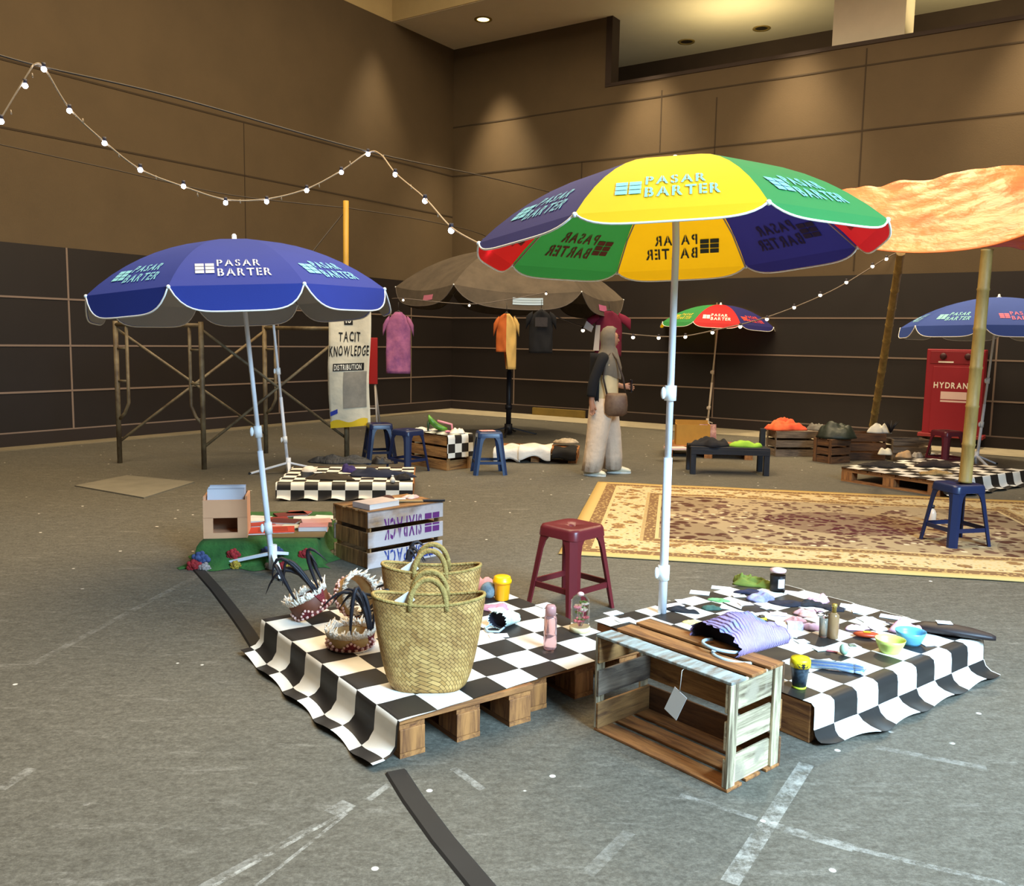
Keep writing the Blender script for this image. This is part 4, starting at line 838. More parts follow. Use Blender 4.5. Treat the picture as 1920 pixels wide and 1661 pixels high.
# ------------------------------------------------------------------ pallet with dark clothes, left middle
p2o = G(520, 938); pa = .095
pallet('middle left pallet of dark clothes behind the books, bare wood at its right end', p2o + Vector((.01, .015, 0)), pa, 1.19, 1.02, .153, 'orange')
check_cloth('black and white checked oilcloth over the middle left pallet, hanging straight in front', p2o, pa, [(-.035, .004), (-.02, .03), (-.012, .12), (0, .157), (.98, .157)], -.012, 1.19, .119, (.55, 1), 1, flare=.01)
pz = .162
heap('dark quilted jacket rolled along the back of the middle left pallet', 'quilted_jacket', 'jacket', G(640, 868, pz), .30, .10, .09, mat('black_quilt', '#22252c', .6, .3, 6, bump=.6, bscale=12, stretch=(3, 1, 1)), .0, 14)
heap('navy trousers folded across the middle left pallet', 'navy_trousers', 'trousers', G(712, 893, pz), .30, .09, .07, mat('navy_cotton', '#20263c', .85, .2, 6), -.12, 15)
heap('purple cloth bunched at the left end of the navy trousers', 'purple_cloth', 'cloth', G(655, 884, pz), .08, .07, .08, mat('purple_cotton', '#32245e', .85, .2, 6), 0, 16)
heap('olive and brown garment lying in front of the white hat', 'olive_garment', 'garment', G(617, 897, pz), .24, .10, .055, mat('olive_cotton', '#3a3024', .9, .3, 8), -.1, 17)
flat('white tag lying on the olive and brown garment', 'tag', 'tag', G(596, 886, pz + .055), .07, .05, .5, mat('white_card', '#e6e2dc', .8))
ht = thing('round_hat', 'white round cap with grey band at the left of the middle left pallet', 'hat', G(580, 893, pz))
b = MB(); b.lathe([(.075, 0), (.078, .05)], 20, cap0=False, cap1=False); b.build('band', mat('grey_felt', '#4a4a4c', .9), ht); b = MB(); b.lathe([(.07, .05), (.062, .075), (.035, .092), (.001, .098)], 20, cap0=False, cap1=False); b.build('crown', WC, ht)
heap('pair of worn black shoes at the back right of the middle left pallet', 'black_shoes', 'shoes', G(712, 869, pz), .11, .07, .07, mat('black_leather', '#211d1e', .5, .3, 12), 0, 18)
heap('flat black cap at the front right of the middle left pallet', 'flat_cap', 'cap', G(752, 898, pz), .09, .07, .06, mat('black_cotton2', '#1b181c', .9), 0, 19)
wb_ = thing('small_white_bottle', 'tiny white bottle standing at the front of the middle left pallet', 'bottle', G(736, 904, pz))
b = MB(); b.lathe([(.022, 0), (.026, .02), (.016, .04), (.008, .05)], 14); b.build('body', mat('white_ceramic', '#e4e0d8', .3), wb_); b = MB(); b.lathe([(.010, .05), (.010, .062), (.001, .064)], 12); b.build('cap', WPLASTIC, wb_)
# ------------------------------------------------------------------ green flowered stall with books
go = G(372, 1062); go.z = 0; ga = .10; gw, gd, gh = .73, 1.0, .15
def gp(x, y, z=gh): return go + Vector((math.cos(ga) * x - math.sin(ga) * y, math.sin(ga) * x + math.cos(ga) * y, z))
pallet('low pallet wholly covered by the green flowered cloth', gp(.05, .05, 0), ga, gw - .1, gd - .1, gh - .012)
b = MB(); rg = []
def gout(z, ex):
    row = []; n = 96
    for k in range(n):
        u = 4 * k / n; s = int(u); f = u - s
        P = [(-ex, -ex), (gw + ex, -ex), (gw + ex, gd + ex), (-ex, gd + ex)]
        p = Vector(P[s]).lerp(Vector(P[(s + 1) % 4]), f); wv = ex * .5 * math.sin(k * .9) + .012 * math.sin(k * .5)
        row.append(Vector((p.x + (wv if z < .06 and s in (1, 3) else 0), p.y + (wv if z < .06 and s in (0, 2) else 0), z)))
    return row
b.rings([gout(.003, .09), gout(.02, .05), gout(.07, .02), gout(.13, .006), gout(gh + .004, -.01), [Vector((p.x, p.y, gh + .006)) for p in gout(gh, -.10)]], 0, False, True)
gc = b.build('flowered_cloth', mat('green_cloth', '#3a6a2e', .95, col2='#22441c', scale=5, bump=.4, bscale=40), None); gc.location = go; gc.rotation_euler = (0, 0, ga); tag(gc, 'green cloth with artificial flowers draped over the low book pallet', 'cloth')
def flower(x, y, z, r, col, col2, n=14, seed=0):
    rnd = random.Random(seed); b = MB()
    for i in range(n):
        a = i * 2.4; q = r * .85 * math.sqrt(i / n); c = Vector((x + q * math.cos(a), y - .022 - .02 * (1 - q / r), z + q * math.sin(a) * .8)); b.ball(c, r * rnd.uniform(.26, .4), 8, 0, (1, .5, 1))
    b.build('artificial_flower', mat('petal' + col, col, .8, col2=col2, scale=40), gc)
RD, BL2, WT2, YE = ('#b02a2c', '#6e1418'), ('#4a5a86', '#23284a'), ('#b8a8a0', '#6a5a58'), ('#c8a83a', '#7a5a1a')
for i, (x, y, z, r, c) in enumerate(((.22, 0, .085, .042, RD), (.43, 0, .10, .045, BL2), (.49, 0, .10, .04, BL2), (.66, 0, .085, .040, RD), (.24, -.04, .025, .035, YE), (.46, -.05, .02, .04, WT2), (.53, -.05, .02, .035, RD), (.58, -.06, .015, .03, YE), (.03, -.05, .07, .055, BL2), (.0, -.06, .03, .05, RD), (.06, -.07, .015, .04, WT2), (-.03, .55, .12, .05, RD), (-.06, .6, .08, .04, YE), (-.05, .5, .05, .035, WT2))): flower(x, y, z, r, *c, seed=i)
# peach display box with magazines
px_ = thing('magazine_box', 'peach painted wooden box with a window slot standing on the green cloth', 'box', gp(.135, .225, gh + .006), ga + .10); PM = mat('peach_paint', '#e6a87c', .75, .06, 5)
for x in (-.128, .128):
    b = MB(); b.box((x, 0, .135), (.014, .22, .27), bev=.002); b.build('side', PM, px_)
b = MB(); b.extr([Vector(q) for q in ((-.135, -.11, 0), (.135, -.11, 0), (.135, -.11, .25), (-.135, -.11, .25))], (0, -.012, 0))
b = MB()
for c, s_ in (((0, -.114, .19), (.27, .014, .115)), ((0, -.114, .018), (.27, .014, .036)), ((-.105, -.114, .085), (.06, .014, .10)), ((.105, -.114, .085), (.06, .014, .10))): b.box(c, s_)
b.build('front', PM, px_)
b = MB(); b.box((0, 0, .155), (.25, .21, .012)); b.build('shelf', PM, px_); b = MB(); b.box((0, .11, .135), (.27, .014, .27)); b.build('back', mat('dark_peach', '#8a6a50', .8), px_); b = MB(); b.box((0, 0, .008), (.25, .22, .014)); b.build('bottom', PM, px_)
for i in range(6):
    lb = 'grey magazines standing in the peach box'
    m_ = thing('magazine', lb, 'magazine', gp(.135, .225, gh + .012) + Vector((0, 0, .05)), ga + .10, 'magazines in the peach box')
    b = MB(); b.box((0, -.075 + i * .027, .185 + .004 * (i % 3)), (.225, .009, .135), M=Matrix.Rotation(R_(-8), 3, 'X')); b.build('pages', mat('grey_paper', '#b6b4be', .7, .1, 20) if i % 2 else mat('pale_paper', '#d2d0d6', .7), m_)
# books and prints lying on the green cloth
bookz = gh + .007
bl_list = [(.50, .30, .30, .20, .15, .012, '#c8402a', '#e8e0d8', 'white and orange-red picture book at the front of the green cloth'),
 (.74, .20, .34, .20, .02, .006, '#7a6238', '#7a6238', 'brown kraft board at the front edge of the green cloth'),
 (.56, .56, .20, .14, -.2, .02, '#5a1c1c', '#c8b8a8', 'dark maroon book in the middle of the green cloth'),
 (.46, .66, .18, .13, .3, .012, '#8a2a24', '#d8c8b8', 'small red book behind the maroon one on the green cloth'),
 (.72, .70, .18, .12, .1, .010, '#e2dcd4', '#e2dcd4', 'white booklet at the back middle of the green cloth'),
 (.66, .42, .16, .11, -.1, .01, '#d8d0b8', '#d8d0b8', 'cream leaflet between the kraft board and the maroon book'),
 (.84, .34, .19, .14, .05, .035, '#c88a8a', '#e0d0c8', 'pink covered book touching the painted crate, lowest of its pile'),
 (.84, .50, .20, .15, .2, .03, '#d0a0a0', '#e8dcd4', 'pale pink book pile behind the kraft board by the painted crate'),
 (.12, .62, .20, .12, .5, .012, '#c8c4c0', '#8a8a90', 'grey and white paper at the back left of the green cloth'),
 (.30, .72, .16, .12, -.3, .01, '#d8d0c8', '#d8d0c8', 'white paper at the back of the green cloth behind the peach box'),
 (.56, .84, .22, .14, .4, .012, '#6a2420', '#c8b0a0', 'brick red notebook at the far back of the green cloth'),
 (.88, .72, .16, .12, -.2, .012, '#e8e2da', '#e8e2da', 'white pamphlet at the far back right of the green cloth')]
def book(x, y, sx, sy, rz, th, cov, pg, lb, base=None):
    t = thing('book', lb, 'book', base if base is not None else gp(x, y, bookz), ga + rz)
    b = MB(); b.box((0, 0, th / 2), (sx - .006, sy - .006, max(.002, th - .004))); b.build('pages', mat('pages' + pg, pg, .8), t)
    b = MB(); b.box((0, 0, .001), (sx, sy, .002)); b.box((0, 0, th - .001), (sx, sy, .002)); b.box((-sx / 2 + .001, 0, th / 2), (.002, sy, th)); b.build('cover', mat('cover' + cov, cov, .6, .15, 12), t); return t
for q in bl_list: book(q[0] * .80 - .0, *q[1:])
for x, y, sx, sy, rz, th, c1, c2, lb in ((.30, .50, .17, .12, .4, .010, '#b03a2c', '#e0d4c8', 'red paperback lying behind the open picture book'), (.44, .44, .15, .10, -.5, .008, '#d8a8a0', '#eee6de', 'pink leaflet lying between the maroon book and the picture book'), (.24, .62, .15, .11, .2, .014, '#e4dcd0', '#f0ece4', 'cream booklet behind the peach box at the back'), (.50, .90, .17, .10, -.15, .012, '#9a4a40', '#d8c8bc', 'rust coloured booklet at the farthest edge of the green cloth'), (.06, .84, .16, .11, -.5, .010, '#dcd6ce', '#eae6e0', 'white folded leaflet at the far left corner of the green cloth')): book(x, y, sx, sy, rz, th, c1, c2, lb)
flat('orange-red print on the open picture book at the front of the green cloth', 'print_sheet', 'print', gp(.41, .31, bookz + .0125), .19, .12, ga + .2, mat('orange_red_print', '#b8381e', .6, .4, 12), .001)
# painted crate, upside down, mirrored lettering
sa = .76; sfl = G(690, 1068); sfr = G(826, 1041); sfl.z = 0; sL = .60
scn = sfl + Vector((math.cos(sa), math.sin(sa), 0)) * sL / 2 + Vector((-math.sin(sa), math.cos(sa), 0)) * .20
wpnt = wd('old', 0, ('#c9b9b4', 2.2, .34))
six = crate('wooden crate with purple and blue stencilled lettering upside down, between green stall and baskets', scn, sa, sL, .40, .365, 'bottom', dict(front=[wpnt], left=[wd('old', 2)], top=[wd('old', 0)], right=[wd('old', 1)], post_out=False), gap=.028, name='stencilled_crate')
ff = lambda x, y: Vector((-x, -.2015, .365 - y))       # the crate stands on its head
purp, blu = ink('#6a2a6e'), ink('#2f3f86')
def cut_word(txt, h, y0, x0, wdt, gaps, m_):
    V, Fc, W_ = glyphs(txt, .05); bm = bmesh.new(); vs = [bm.verts.new((x0 + x * wdt / W_, y0 + y * h, 0)) for x, y in V]
    for f in Fc: bm.faces.new([vs[i] for i in f])
    lo = MB(); put_logo(lo, lambda x, y: (x, y, 0), x0 - h * 1.1, y0, h); vv = [bm.verts.new(v) for v in lo.v]
    for f in lo.f: bm.faces.new([vv[i] for i in f])
    for a, c in gaps:
        for z in (a, c): bmesh.ops.bisect_plane(bm, geom=bm.verts[:] + bm.edges[:] + bm.faces[:], plane_co=(0, z, 0), plane_no=(0, 1, 0))
        bmesh.ops.delete(bm, geom=[f for f in bm.faces if a < f.calc_center_median().y < c], context='FACES')
    bm.verts.index_update(); b = MB(); b.add([ff(v.co.x, v.co.y) for v in bm.verts], [[v.index for v in f.verts] for f in bm.faces]); bm.free()
    b.build('stencilled_lettering', m_, six)
e_ = (.365 - .056) / 3
cut_word('SIXPACK', .135, .062, -.12, .30, [(e_, e_ + .028)], purp); cut_word('SIXPACK', .088, 2 * (e_ + .028) + .004, -.12, .30, [], blu)
sixp = lambda x, y, z=.366: scn + Vector((math.cos(sa) * x - math.sin(sa) * y, math.sin(sa) * x + math.cos(sa) * y, z))
book(0, 0, .25, .17, .75, .035, '#d8c4bc', '#e6ddd4', 'thick pale pink book on top of the stencilled crate', sixp(-.14, -.06))
flat('white price card on top of the stencilled crate', 'card', 'card', sixp(.12, .06), .10, .05, sa - .5, mat('white_card', '#e6e2dc', .8))
fan = thing('folding_fan', 'black handled bamboo fan lying at the right of the stencilled crate top', 'fan', sixp(.10, -.08), sa - .6)
b = MB(); b.box((0, 0, .008), (.20, .03, .012), bev=.003); b.build('leaf', mat('bamboo_slip', '#a88a5c', .7), fan); b = MB(); b.box((.17, 0, .010), (.15, .022, .016), bev=.004); b.build('handle', mat('black_cap', '#26201e', .4), fan)
heap('brown woven bracelets in a heap on the stencilled crate', 'bracelet_heap', 'bracelets', sixp(.02, .08), .09, .06, .03, mat('brown_cord', '#5a3228', .9, .4, 30), sa, 22)
heap('pink and white packet at the back right of the stencilled crate', 'packet', 'packet', sixp(.22, .05), .07, .05, .02, mat('pink_packet', '#d89a9c', .5, col2='#e8d8d0', scale=16), sa, 23)
# ------------------------------------------------------------------ woven baskets
def basket_mat():
    M = bpy.data.materials.new('woven_pandan'); M.use_nodes = True; N = M.node_tree.nodes; L = M.node_tree.links; b = N['Principled BSDF']; b.inputs['Roughness'].default_value = .75
    tc = N.new('ShaderNodeTexCoord'); mp = N.new('ShaderNodeMapping'); mp.inputs['Rotation'].default_value = (0, 0, R_(45)); L.new(tc.outputs['UV'], mp.inputs[0])
    def wv(dirn):
        x = N.new('ShaderNodeTexBrick'); return x
    br = N.new('ShaderNodeTexBrick'); br.inputs['Scale'].default_value = 40; br.offset = .5; br.inputs['Mortar Size'].default_value = .045; br.inputs['Mortar Smooth'].default_value = .6; br.inputs['Brick Width'].default_value = 1.0; br.inputs['Row Height'].default_value = .5
    br.inputs['Color1'].default_value = (*lin('#d0a35e'), 1); br.inputs['Color2'].default_value = (*lin('#b08342'), 1); br.inputs['Mortar'].default_value = (*lin('#775726'), 1); L.new(mp.outputs[0], br.inputs['Vector'])
    n = N.new('ShaderNodeTexNoise'); n.inputs['Scale'].default_value = 14; L.new(tc.outputs['Object'], n.inputs['Vector'])
    mx = N.new('ShaderNodeMix'); mx.data_type = 'RGBA'; mx.blend_type = 'MULTIPLY'; mx.inputs[0].default_value = .55; L.new(br.outputs['Color'], mx.inputs[6])
    r = N.new('ShaderNodeValToRGB'); r.color_ramp.elements[0].color = (*lin('#b0946c'), 1); r.color_ramp.elements[1].color = (1, 1, 1, 1); r.color_ramp.elements[0].position = .35; r.color_ramp.elements[1].position = .6; L.new(n.outputs['Fac'], r.inputs[0]); L.new(r.outputs[0], mx.inputs[7])
    L.new(mx.outputs[2], b.inputs['Base Color']); bu = N.new('ShaderNodeBump'); bu.inputs['Strength'].default_value = .9; bu.inputs['Distance'].default_value = .006; bu.invert = True; L.new(br.outputs['Fac'], bu.inputs['Height']); L.new(bu.outputs[0], b.inputs['Normal']); return M
BASK = basket_mat(); ROPE = mat('pandan_rope', '#b89a58', .8, col2='#8a7036', scale=40, bump=.5, bscale=120)
def basket(label, base, rz, tagside=1):
    t = thing('woven_basket', label, 'basket', base, rz); H = .335; n = 56; nz = 26
    def P(u, k, off=0):
        a = 2 * math.pi * k / n; c, s = math.cos(a), math.sin(a); e = .62 + .25 * u
        rx = .128 + .080 * min(1, u * 1.05) ** .55; ry = .088 - .012 * u
        p = .55 - .0 * u
        x = rx * math.copysign(abs(c) ** p, c) if u < .2 else rx * math.copysign(abs(c) ** (.55 + .45 * min(1, (u - .2) * 2)), c); y = ry * math.copysign(abs(s) ** .75, s)
        return Vector((x - off * c, y - off * s, u * H + .012 * (u ** 3) * math.cos(2 * a)))
    b = MB(); uv = []; vs = []; fs = []
    for i in range(nz + 1):
        for k in range(n + 1): vs.append(P(i / nz, k % n)); uv.append((k / n * 1.05, i / nz * .36))
    for i in range(nz):
        for k in range(n): a = i * (n + 1) + k; fs.append((a, a + 1, a + n + 2, a + n + 1))
    b.add(vs, fs, 0, True)
    o0 = len(b.v); b.add([P(0, k) + Vector((0, 0, .001)) for k in range(n)], [list(range(n))[::-1]]); uv += [(0, 0)] * n
    b.build('body', BASK, t, uv, thick=.005)
    b = MB(); b.tube([P(1, k) + Vector((0, 0, .002)) for k in range(n + 1)], .007, 8); b.build('rim', ROPE, t)
    for s in (-1, 1):
        b = MB(); b.tube([(-.065 + .13 * q / 14 if 0 else -.068 * math.cos(math.pi * q / 14), s * (.072 - .015 * math.sin(math.pi * q / 14)), H - .03 + .115 * math.sin(math.pi * q / 14) ** .8) for q in range(15)], .011, 10); b.build('handle', ROPE, t)
    b = MB(); b.box((-.085, -.055, H + .006), (.06, .002, .045), M=Matrix.Rotation(R_(-35), 3, 'Y') @ Matrix.Rotation(.3, 3, 'X')); b.build('paper_tag', mat('white_card', '#e6e2dc', .8), t)
    return t
bk1 = G(803, 1282, ZT); basket('large woven straw basket bag at the front of the left pallet', bk1, .05)
bk2 = G(808, 1207, ZT); basket('woven straw basket bag standing behind the front one', bk2, .0)
# ------------------------------------------------------------------ feathered headdresses
FUR = mat('white_fur', '#eee0cc', .95, .12, 30, bump=.8, bscale=90); BFE = mat('black_feather', '#16131a', .6); BEAD = mat('pink_bead', '#e2b4a4', .35); RBEAD = mat('red_bead', '#7a1420', .5, .3, 90, bump=.5, bscale=200)
def headdress(label, base, rz, tiltM, col, r=.098, h=.062, feathers=6, fseed=0, sect=None):
    t = thing('feather_headdress', label, 'headdress', base, rz); T = lambda p: tiltM @ Vector(p)
    n = 40; b = MB(); rg = []
    for rr, z in ((r * .93, 0), (r * .97, .012), (r * 1.03, h), (r * 1.0, h + .004), (r * .95, h), (r * .90, .01), (r * .93, 0)): rg.append([T((rr * math.cos(2 * math.pi * k / n), rr * 1.0 * math.sin(2 * math.pi * k / n), z)) for k in range(n)])
    b.rings(rg, 0, False, False); b.build('band', mat('leather' + col, col, .6, .25, 14), t)
    rnd = random.Random(fseed); b = MB()
    for k in range(110):      # tufts of fur along the rim
        a = 2 * math.pi * k / 110 + rnd.uniform(-.03, .03); l = rnd.uniform(.02, .042); q0 = Vector((r * .98 * math.cos(a), r * .98 * math.sin(a), h - .004)); o_ = Vector((math.cos(a) * rnd.uniform(-.5, .7), math.sin(a) * rnd.uniform(-.5, .7), 1)).normalized()
        b.tube([T(q0), T(q0 + o_ * l * .6), T(q0 + o_ * l + Vector((rnd.uniform(-.01, .01),) * 3))], [.009, .007, .0015], 5)
    b.build('fur_trim', FUR, t)
    b = MB()
    for k in range(22):
        a = 2 * math.pi * k / 22; b.ball(T((r * .985 * math.cos(a), r * .985 * math.sin(a), .010)), .0078, 8)
    for a0 in (R_(-78), R_(-20), R_(-140), R_(60), R_(160)):
        for dz, da in ((.030, -.11), (.040, -.055), (.048, 0), (.040, .055), (.030, .11)): b.ball(T((r * 1.045 * math.cos(a0 + da * 2.6), r * 1.045 * math.sin(a0 + da * 2.6), dz - .006)), .0066, 8)
    b.build('beads', BEAD, t)
    b = MB(); b.rings([[T((rr * math.cos(2 * math.pi * k / n), rr * math.sin(2 * math.pi * k / n), z)) for k in range(n)] for rr, z in ((r * .955, .001), (r * .985, .003), (r * .985, .018), (r * .955, .019))], 0, False, False); b.build('red_edging', mat('red_leather', '#6e2420', .6), t)
    for a0, up in ((R_(-78), 0), (R_(-20), 1)):
        b = MB(); vs = []
        for x, z in ((-.30, .016 if not up else h + .004), (.30, .016 if not up else h + .004), (0, .050 if not up else .014)): vs.append(T((r * 1.08 * math.cos(a0 + x), r * 1.08 * math.sin(a0 + x), z)))
        c = sum(vs, Vector()) / 3; inn = T((0, 0, .03)); d = (inn - c).normalized() * .006; b.extr(vs, d); b.build('red_beaded_triangle', RBEAD, t)
    base_a = R_(-20); 
    for k in range(feathers):
        a = base_a + (k - feathers / 2) * (.07 if k % 3 else .35); c0 = Vector((r * math.cos(a), r * math.sin(a), h - .006)); bend = rnd.uniform(-1.3, .3) if k else .5; ht = rnd.uniform(.15, .23); sd = Vector((rnd.uniform(-1.5, .9), rnd.uniform(-.6, .5), 0))
        pts = [c0 + Vector((0, 0, ht * math.sin(u * 2.5))) + sd * .15 * u ** 1.5 for u in [i / 9 for i in range(10)]]
        b = MB(); b.tube([T(p) for p in pts], [.004, .006, .0085, .0095, .0095, .009, .008, .006, .004, .001], 6); b.build('black_feather', BFE, t)
    return t
I3 = Matrix.Identity(3)
headdress('tan feathered headdress with red beaded triangle standing upright left of the front basket', G(657, 1210, ZT), 0, I3, '#b88c50', feathers=6, fseed=1)
tl = Matrix.Translation((0, 0, 0)).to_3x3()
headdress('dark brown feathered headdress tilted up on its edge at the left corner', G(590, 1158, ZT) + Vector((0, 0, .03)), -.3, Matrix.Rotation(R_(-24), 3, 'Y') @ Matrix.Rotation(R_(10), 3, 'X'), '#6e3a22', r=.092, h=.085, feathers=7, fseed=4)
headdress('feathered headdress lying on its side between the dark brown one and the basket', G(652, 1162, ZT) + Vector((.0, .035, .097)), .3, Matrix.Rotation(R_(62), 3, 'X') @ Matrix.Rotation(R_(35), 3, 'Y'), '#b08a54', r=.095, h=.07, feathers=8, fseed=7)
headdress('brown feathered headdress half hidden behind the front basket', G(732, 1128, ZT), .6, Matrix.Rotation(R_(-6), 3, 'Y'), '#8a5a34', r=.09, h=.07, feathers=6, fseed=9)
# ------------------------------------------------------------------ small goods on the left cloth
def lathe_thing(name, label, cat, base, parts, rz=0, n=24):
    t = thing(name, label, cat, base, rz)
    for nm, prof, m_ in parts:
        b = MB(); b.lathe(prof, n, cap0=prof[0][0] > .002, cap1=prof[-1][0] > .002); b.build(nm, m_, t)
    return t
YP = mat('amber_plastic', '#f0a410', .35)
lathe_thing('lidded_cup', 'amber yellow lidded cup behind the baskets', 'cup', G(941, 1124, ZT), [('body', [(.033, 0), (.036, .004), (.041, .085), (.043, .09)], YP), ('lid', [(.048, .088), (.048, .102), (.043, .106), (.042, .118), (.034, .122), (.001, .122)], mat('yellow_lid', '#f6b60c', .35))])
b = MB(); b.ball((0, 0, .042), .042, 18); o = b.build('knitted_ball', mat('grey_blue_wool', '#8a9aa0', .9, col2='#3a4a52', scale=12)); o.location = G(916, 1122, ZT) + Vector((0, 0, .001)); tag(o, 'grey-blue knitted ball beside the amber cup', 'ball')
heap('pink knitted pouch lying under the amber cup', 'knitted_pouch', 'pouch', G(925, 1140, ZT), .075, .06, .022, mat('pink_wool', '#c88a9c', .9, .25, 30), .2, 31)
heap('salmon cloth bag behind the second basket', 'salmon_cloth', 'cloth', G(905, 1102, ZT), .07, .05, .07, mat('salmon_cotton', '#d88a78', .9, .2, 9), 0, 32)
kp = knit_bag('striped mint and white crocheted pouch lying open beside the basket', G(932, 1178, ZT), R_(52), .12, .105, .085, .075, .05, [mat('mint_stripes', '#b8d0c4', .9, col2='#e4ebe4', scale=9, stretch=(8, 1, 1), bump=.5, bscale=60)], None, 5)
b = MB(); b.tube([(-.0, -.04, .012), (-.05, -.05, .008), (-.075, -.01, .007), (-.05, .03, .008), (0, .035, .012)], .005, 8); b.build('handle', mat('pale_blue_cord', '#b7cbd8', .8), kp)
WCARD = mat('white_card', '#e6e2dc', .8)
for px, py, sx, sy, rz, lb in ((932, 1143, .075, .05, .4, 'white price card on the pink knitted pouch'), (935, 1192, .085, .05, .2, 'white price card in front of the striped pouch'), (1022, 1135, .08, .06, .7, 'white price card behind the pink bottle'), (1150, 1150, .085, .055, .6, 'white price card right of the flower cloche, the upper one'), (1172, 1163, .085, .055, .5, 'white price card right of the flower cloche, the lower one')):
    flat(lb, 'price_card', 'card', G(px, py, ZT + (.024 if py == 1143 else .001)), sx, sy, rz, WCARD, .002)
PK = mat('pink_clear_plastic', '#e8b8b4', .12, trans=.85, ior=1.3)
lathe_thing('water_bottle', 'tall clear pink bottle standing left of the flower cloche', 'bottle', G(1031, 1217, ZT), [('body', [(.024, .002), (.028, .01), (.028, .055), (.025, .06), (.028, .066), (.027, .135), (.022, .15)], PK), ('cap', [(.023, .15), (.023, .182), (.017, .192), (.001, .194)], mat('pink_cap', '#d8a09a', .35, trans=.4))])
gl = thing('flower_cloche', 'glass dome of dried flowers on a pale wooden base', 'cloche', G(1087, 1182, ZT))
b = MB(); b.lathe([(.047, 0), (.047, .018), (.043, .022)], 28); b.build('base', mat('birch', '#dcc494', .5, .1, 9), gl)
b = MB(); pr = [(.042, .022), (.042, .13)] + [(.042 * math.cos(R_(a)), .13 + .04 * math.sin(R_(a))) for a in range(10, 90, 10)] + [(.0015, .170)]
b.lathe(pr, 28, cap0=False, cap1=False); b.build('glass_dome', mat('clear_glass', '#ffffff', .02, trans=1.0, ior=1.1), gl)
rnd = random.Random(5)
for i in range(16):
    a, r_ = rnd.uniform(0, 6.28), rnd.uniform(0, .026); z = .045 + .09 * rnd.random() ** 1.4; b = MB(); c = Vector((r_ * math.cos(a), r_ * math.sin(a), z))
    for k in range(5): b.ball(c + Vector((.010 * math.cos(k * 1.26), .010 * math.sin(k * 1.26), .002)), .0085, 7, sc=(1, 1, .6))
    b.tube([(r_ * .3 * math.cos(a), r_ * .3 * math.sin(a), .022), c], .0012, 5); cl = ['#d88a94', '#e8d8c8', '#5f7a3a', '#b85a5a', '#7a8a4a'][i % 5]; b.build('dried_flower', mat('dry' + cl, cl, .8), gl)
b = MB(); b.ball((0, 0, .168), .016, 12, sc=(1, 1, .7)); b.build('knob', mat('pink_knob', '#dcb0ac', .3), gl)
# ------------------------------------------------------------------ goods on the right cloth
Rg = lambda px, py, dz=0.0: G(px, py, .154) + Vector((0, 0, dz))
YL = mat('yellow_lid2', '#f2d21a', .4)
cup = lathe_thing('lidded_tumbler', 'black tumbler with yellow lid at the front corner right of the crate', 'tumbler', Rg(1498, 1289), [('bottom_ring', [(.024, 0), (.026, .001), (.0265, .008), (.0255, .009)], mat('yellow_green_ring', '#c8d23a', .4)), ('body', [(.0255, .009), (.034, .085), (.0345, .088)], mat('dark_print', '#1c2026', .4, col2='#4a5a66', scale=60)), ('lid', [(.0385, .086), (.0385, .108), (.0365, .113), (.034, .118), (.001, .120)], YL)])
b = MB(); f_ = lambda x, y: Vector((.0390 * math.sin(x / .0385), -.0390 * math.cos(x / .0385), .098 + y))
pts = [(-.02, .003), (-.012, .004), (-.006, .001), (-.003, .005), (0, .003), (.003, .005), (.006, .001), (.012, .004), (.02, .003), (.013, -.004), (.005, -.003), (0, -.007), (-.005, -.003), (-.013, -.004)]
b.add([f_(x * 1.15, y * 2.0) for x, y in pts] + [f_(0, 0)], [(i, (i + 1) % len(pts), len(pts)) for i in range(len(pts))]); b.build('winged_emblem', mat('black_ink', '#191512', .8), cup)
def bowl(px, py, r, h, col, label):
    return lathe_thing('plastic_bowl', label, 'bowl', Rg(px, py), [('body', [(r * .62, 0), (r * .72, .012), (r * .92, h * .7), (r, h), (r * .985, h), (r * .9, h * .7), (r * .68, .016), (.003, .010)], mat('bowl' + col, col, .35))])
bowl(1668, 1222, .062, .058, '#d8e070', 'pale yellow plastic bowl at the front right of the right cloth')
bowl(1706, 1207, .064, .060, '#6ab4d6', 'sky blue plastic bowl right behind the pale yellow one')
lathe_thing('spray_bottle', 'amber glass spray bottle standing in the middle of the right cloth', 'bottle', Rg(1561, 1196), [('body', [(.022, .0), (.024, .004), (.024, .105), (.012, .118)], mat('amber_glass', '#a8845c', .12, trans=.35)), ('pump', [(.010, .118), (.010, .142), (.012, .143), (.012, .156), (.001, .158)], mat('gold_pump', '#b89a4a', .3, metal=.4))])
lathe_thing('glass_tumbler', 'clear pale glass standing left of the amber spray bottle', 'glass', Rg(1543, 1194), [('body', [(.018, .002), (.02, .09), (.019, .09), (.017, .006)], mat('cream_clear', '#e6dcc8', .1, trans=.8, ior=1.2))])
jar = lathe_thing('glass_jar', 'jar of black contents with white label and pink top at the back corner', 'jar', Rg(1457, 1107), [('contents', [(.036, .004), (.037, .085)], mat('black_beans', '#1e1c20', .5, .3, 90)), ('glass', [(.039, .0), (.040, .10), (.039, .105)], mat('clear_jar', '#f4f0f0', .05, trans=1.0, ior=1.08)), ('lid', [(.041, .103), (.042, .115), (.02, .122), (.001, .124)], mat('pink_cover', '#e8b0b0', .5, col2='#f0e0dc', scale=30))])
b = MB(); b.grid(lambda i, j: Vector((.0412 * math.sin(-.2 + .95 * i), -.0412 * math.cos(-.2 + .95 * i), .022 + .048 * j)), 8, 1); b.build('white_label', WCARD, jar)
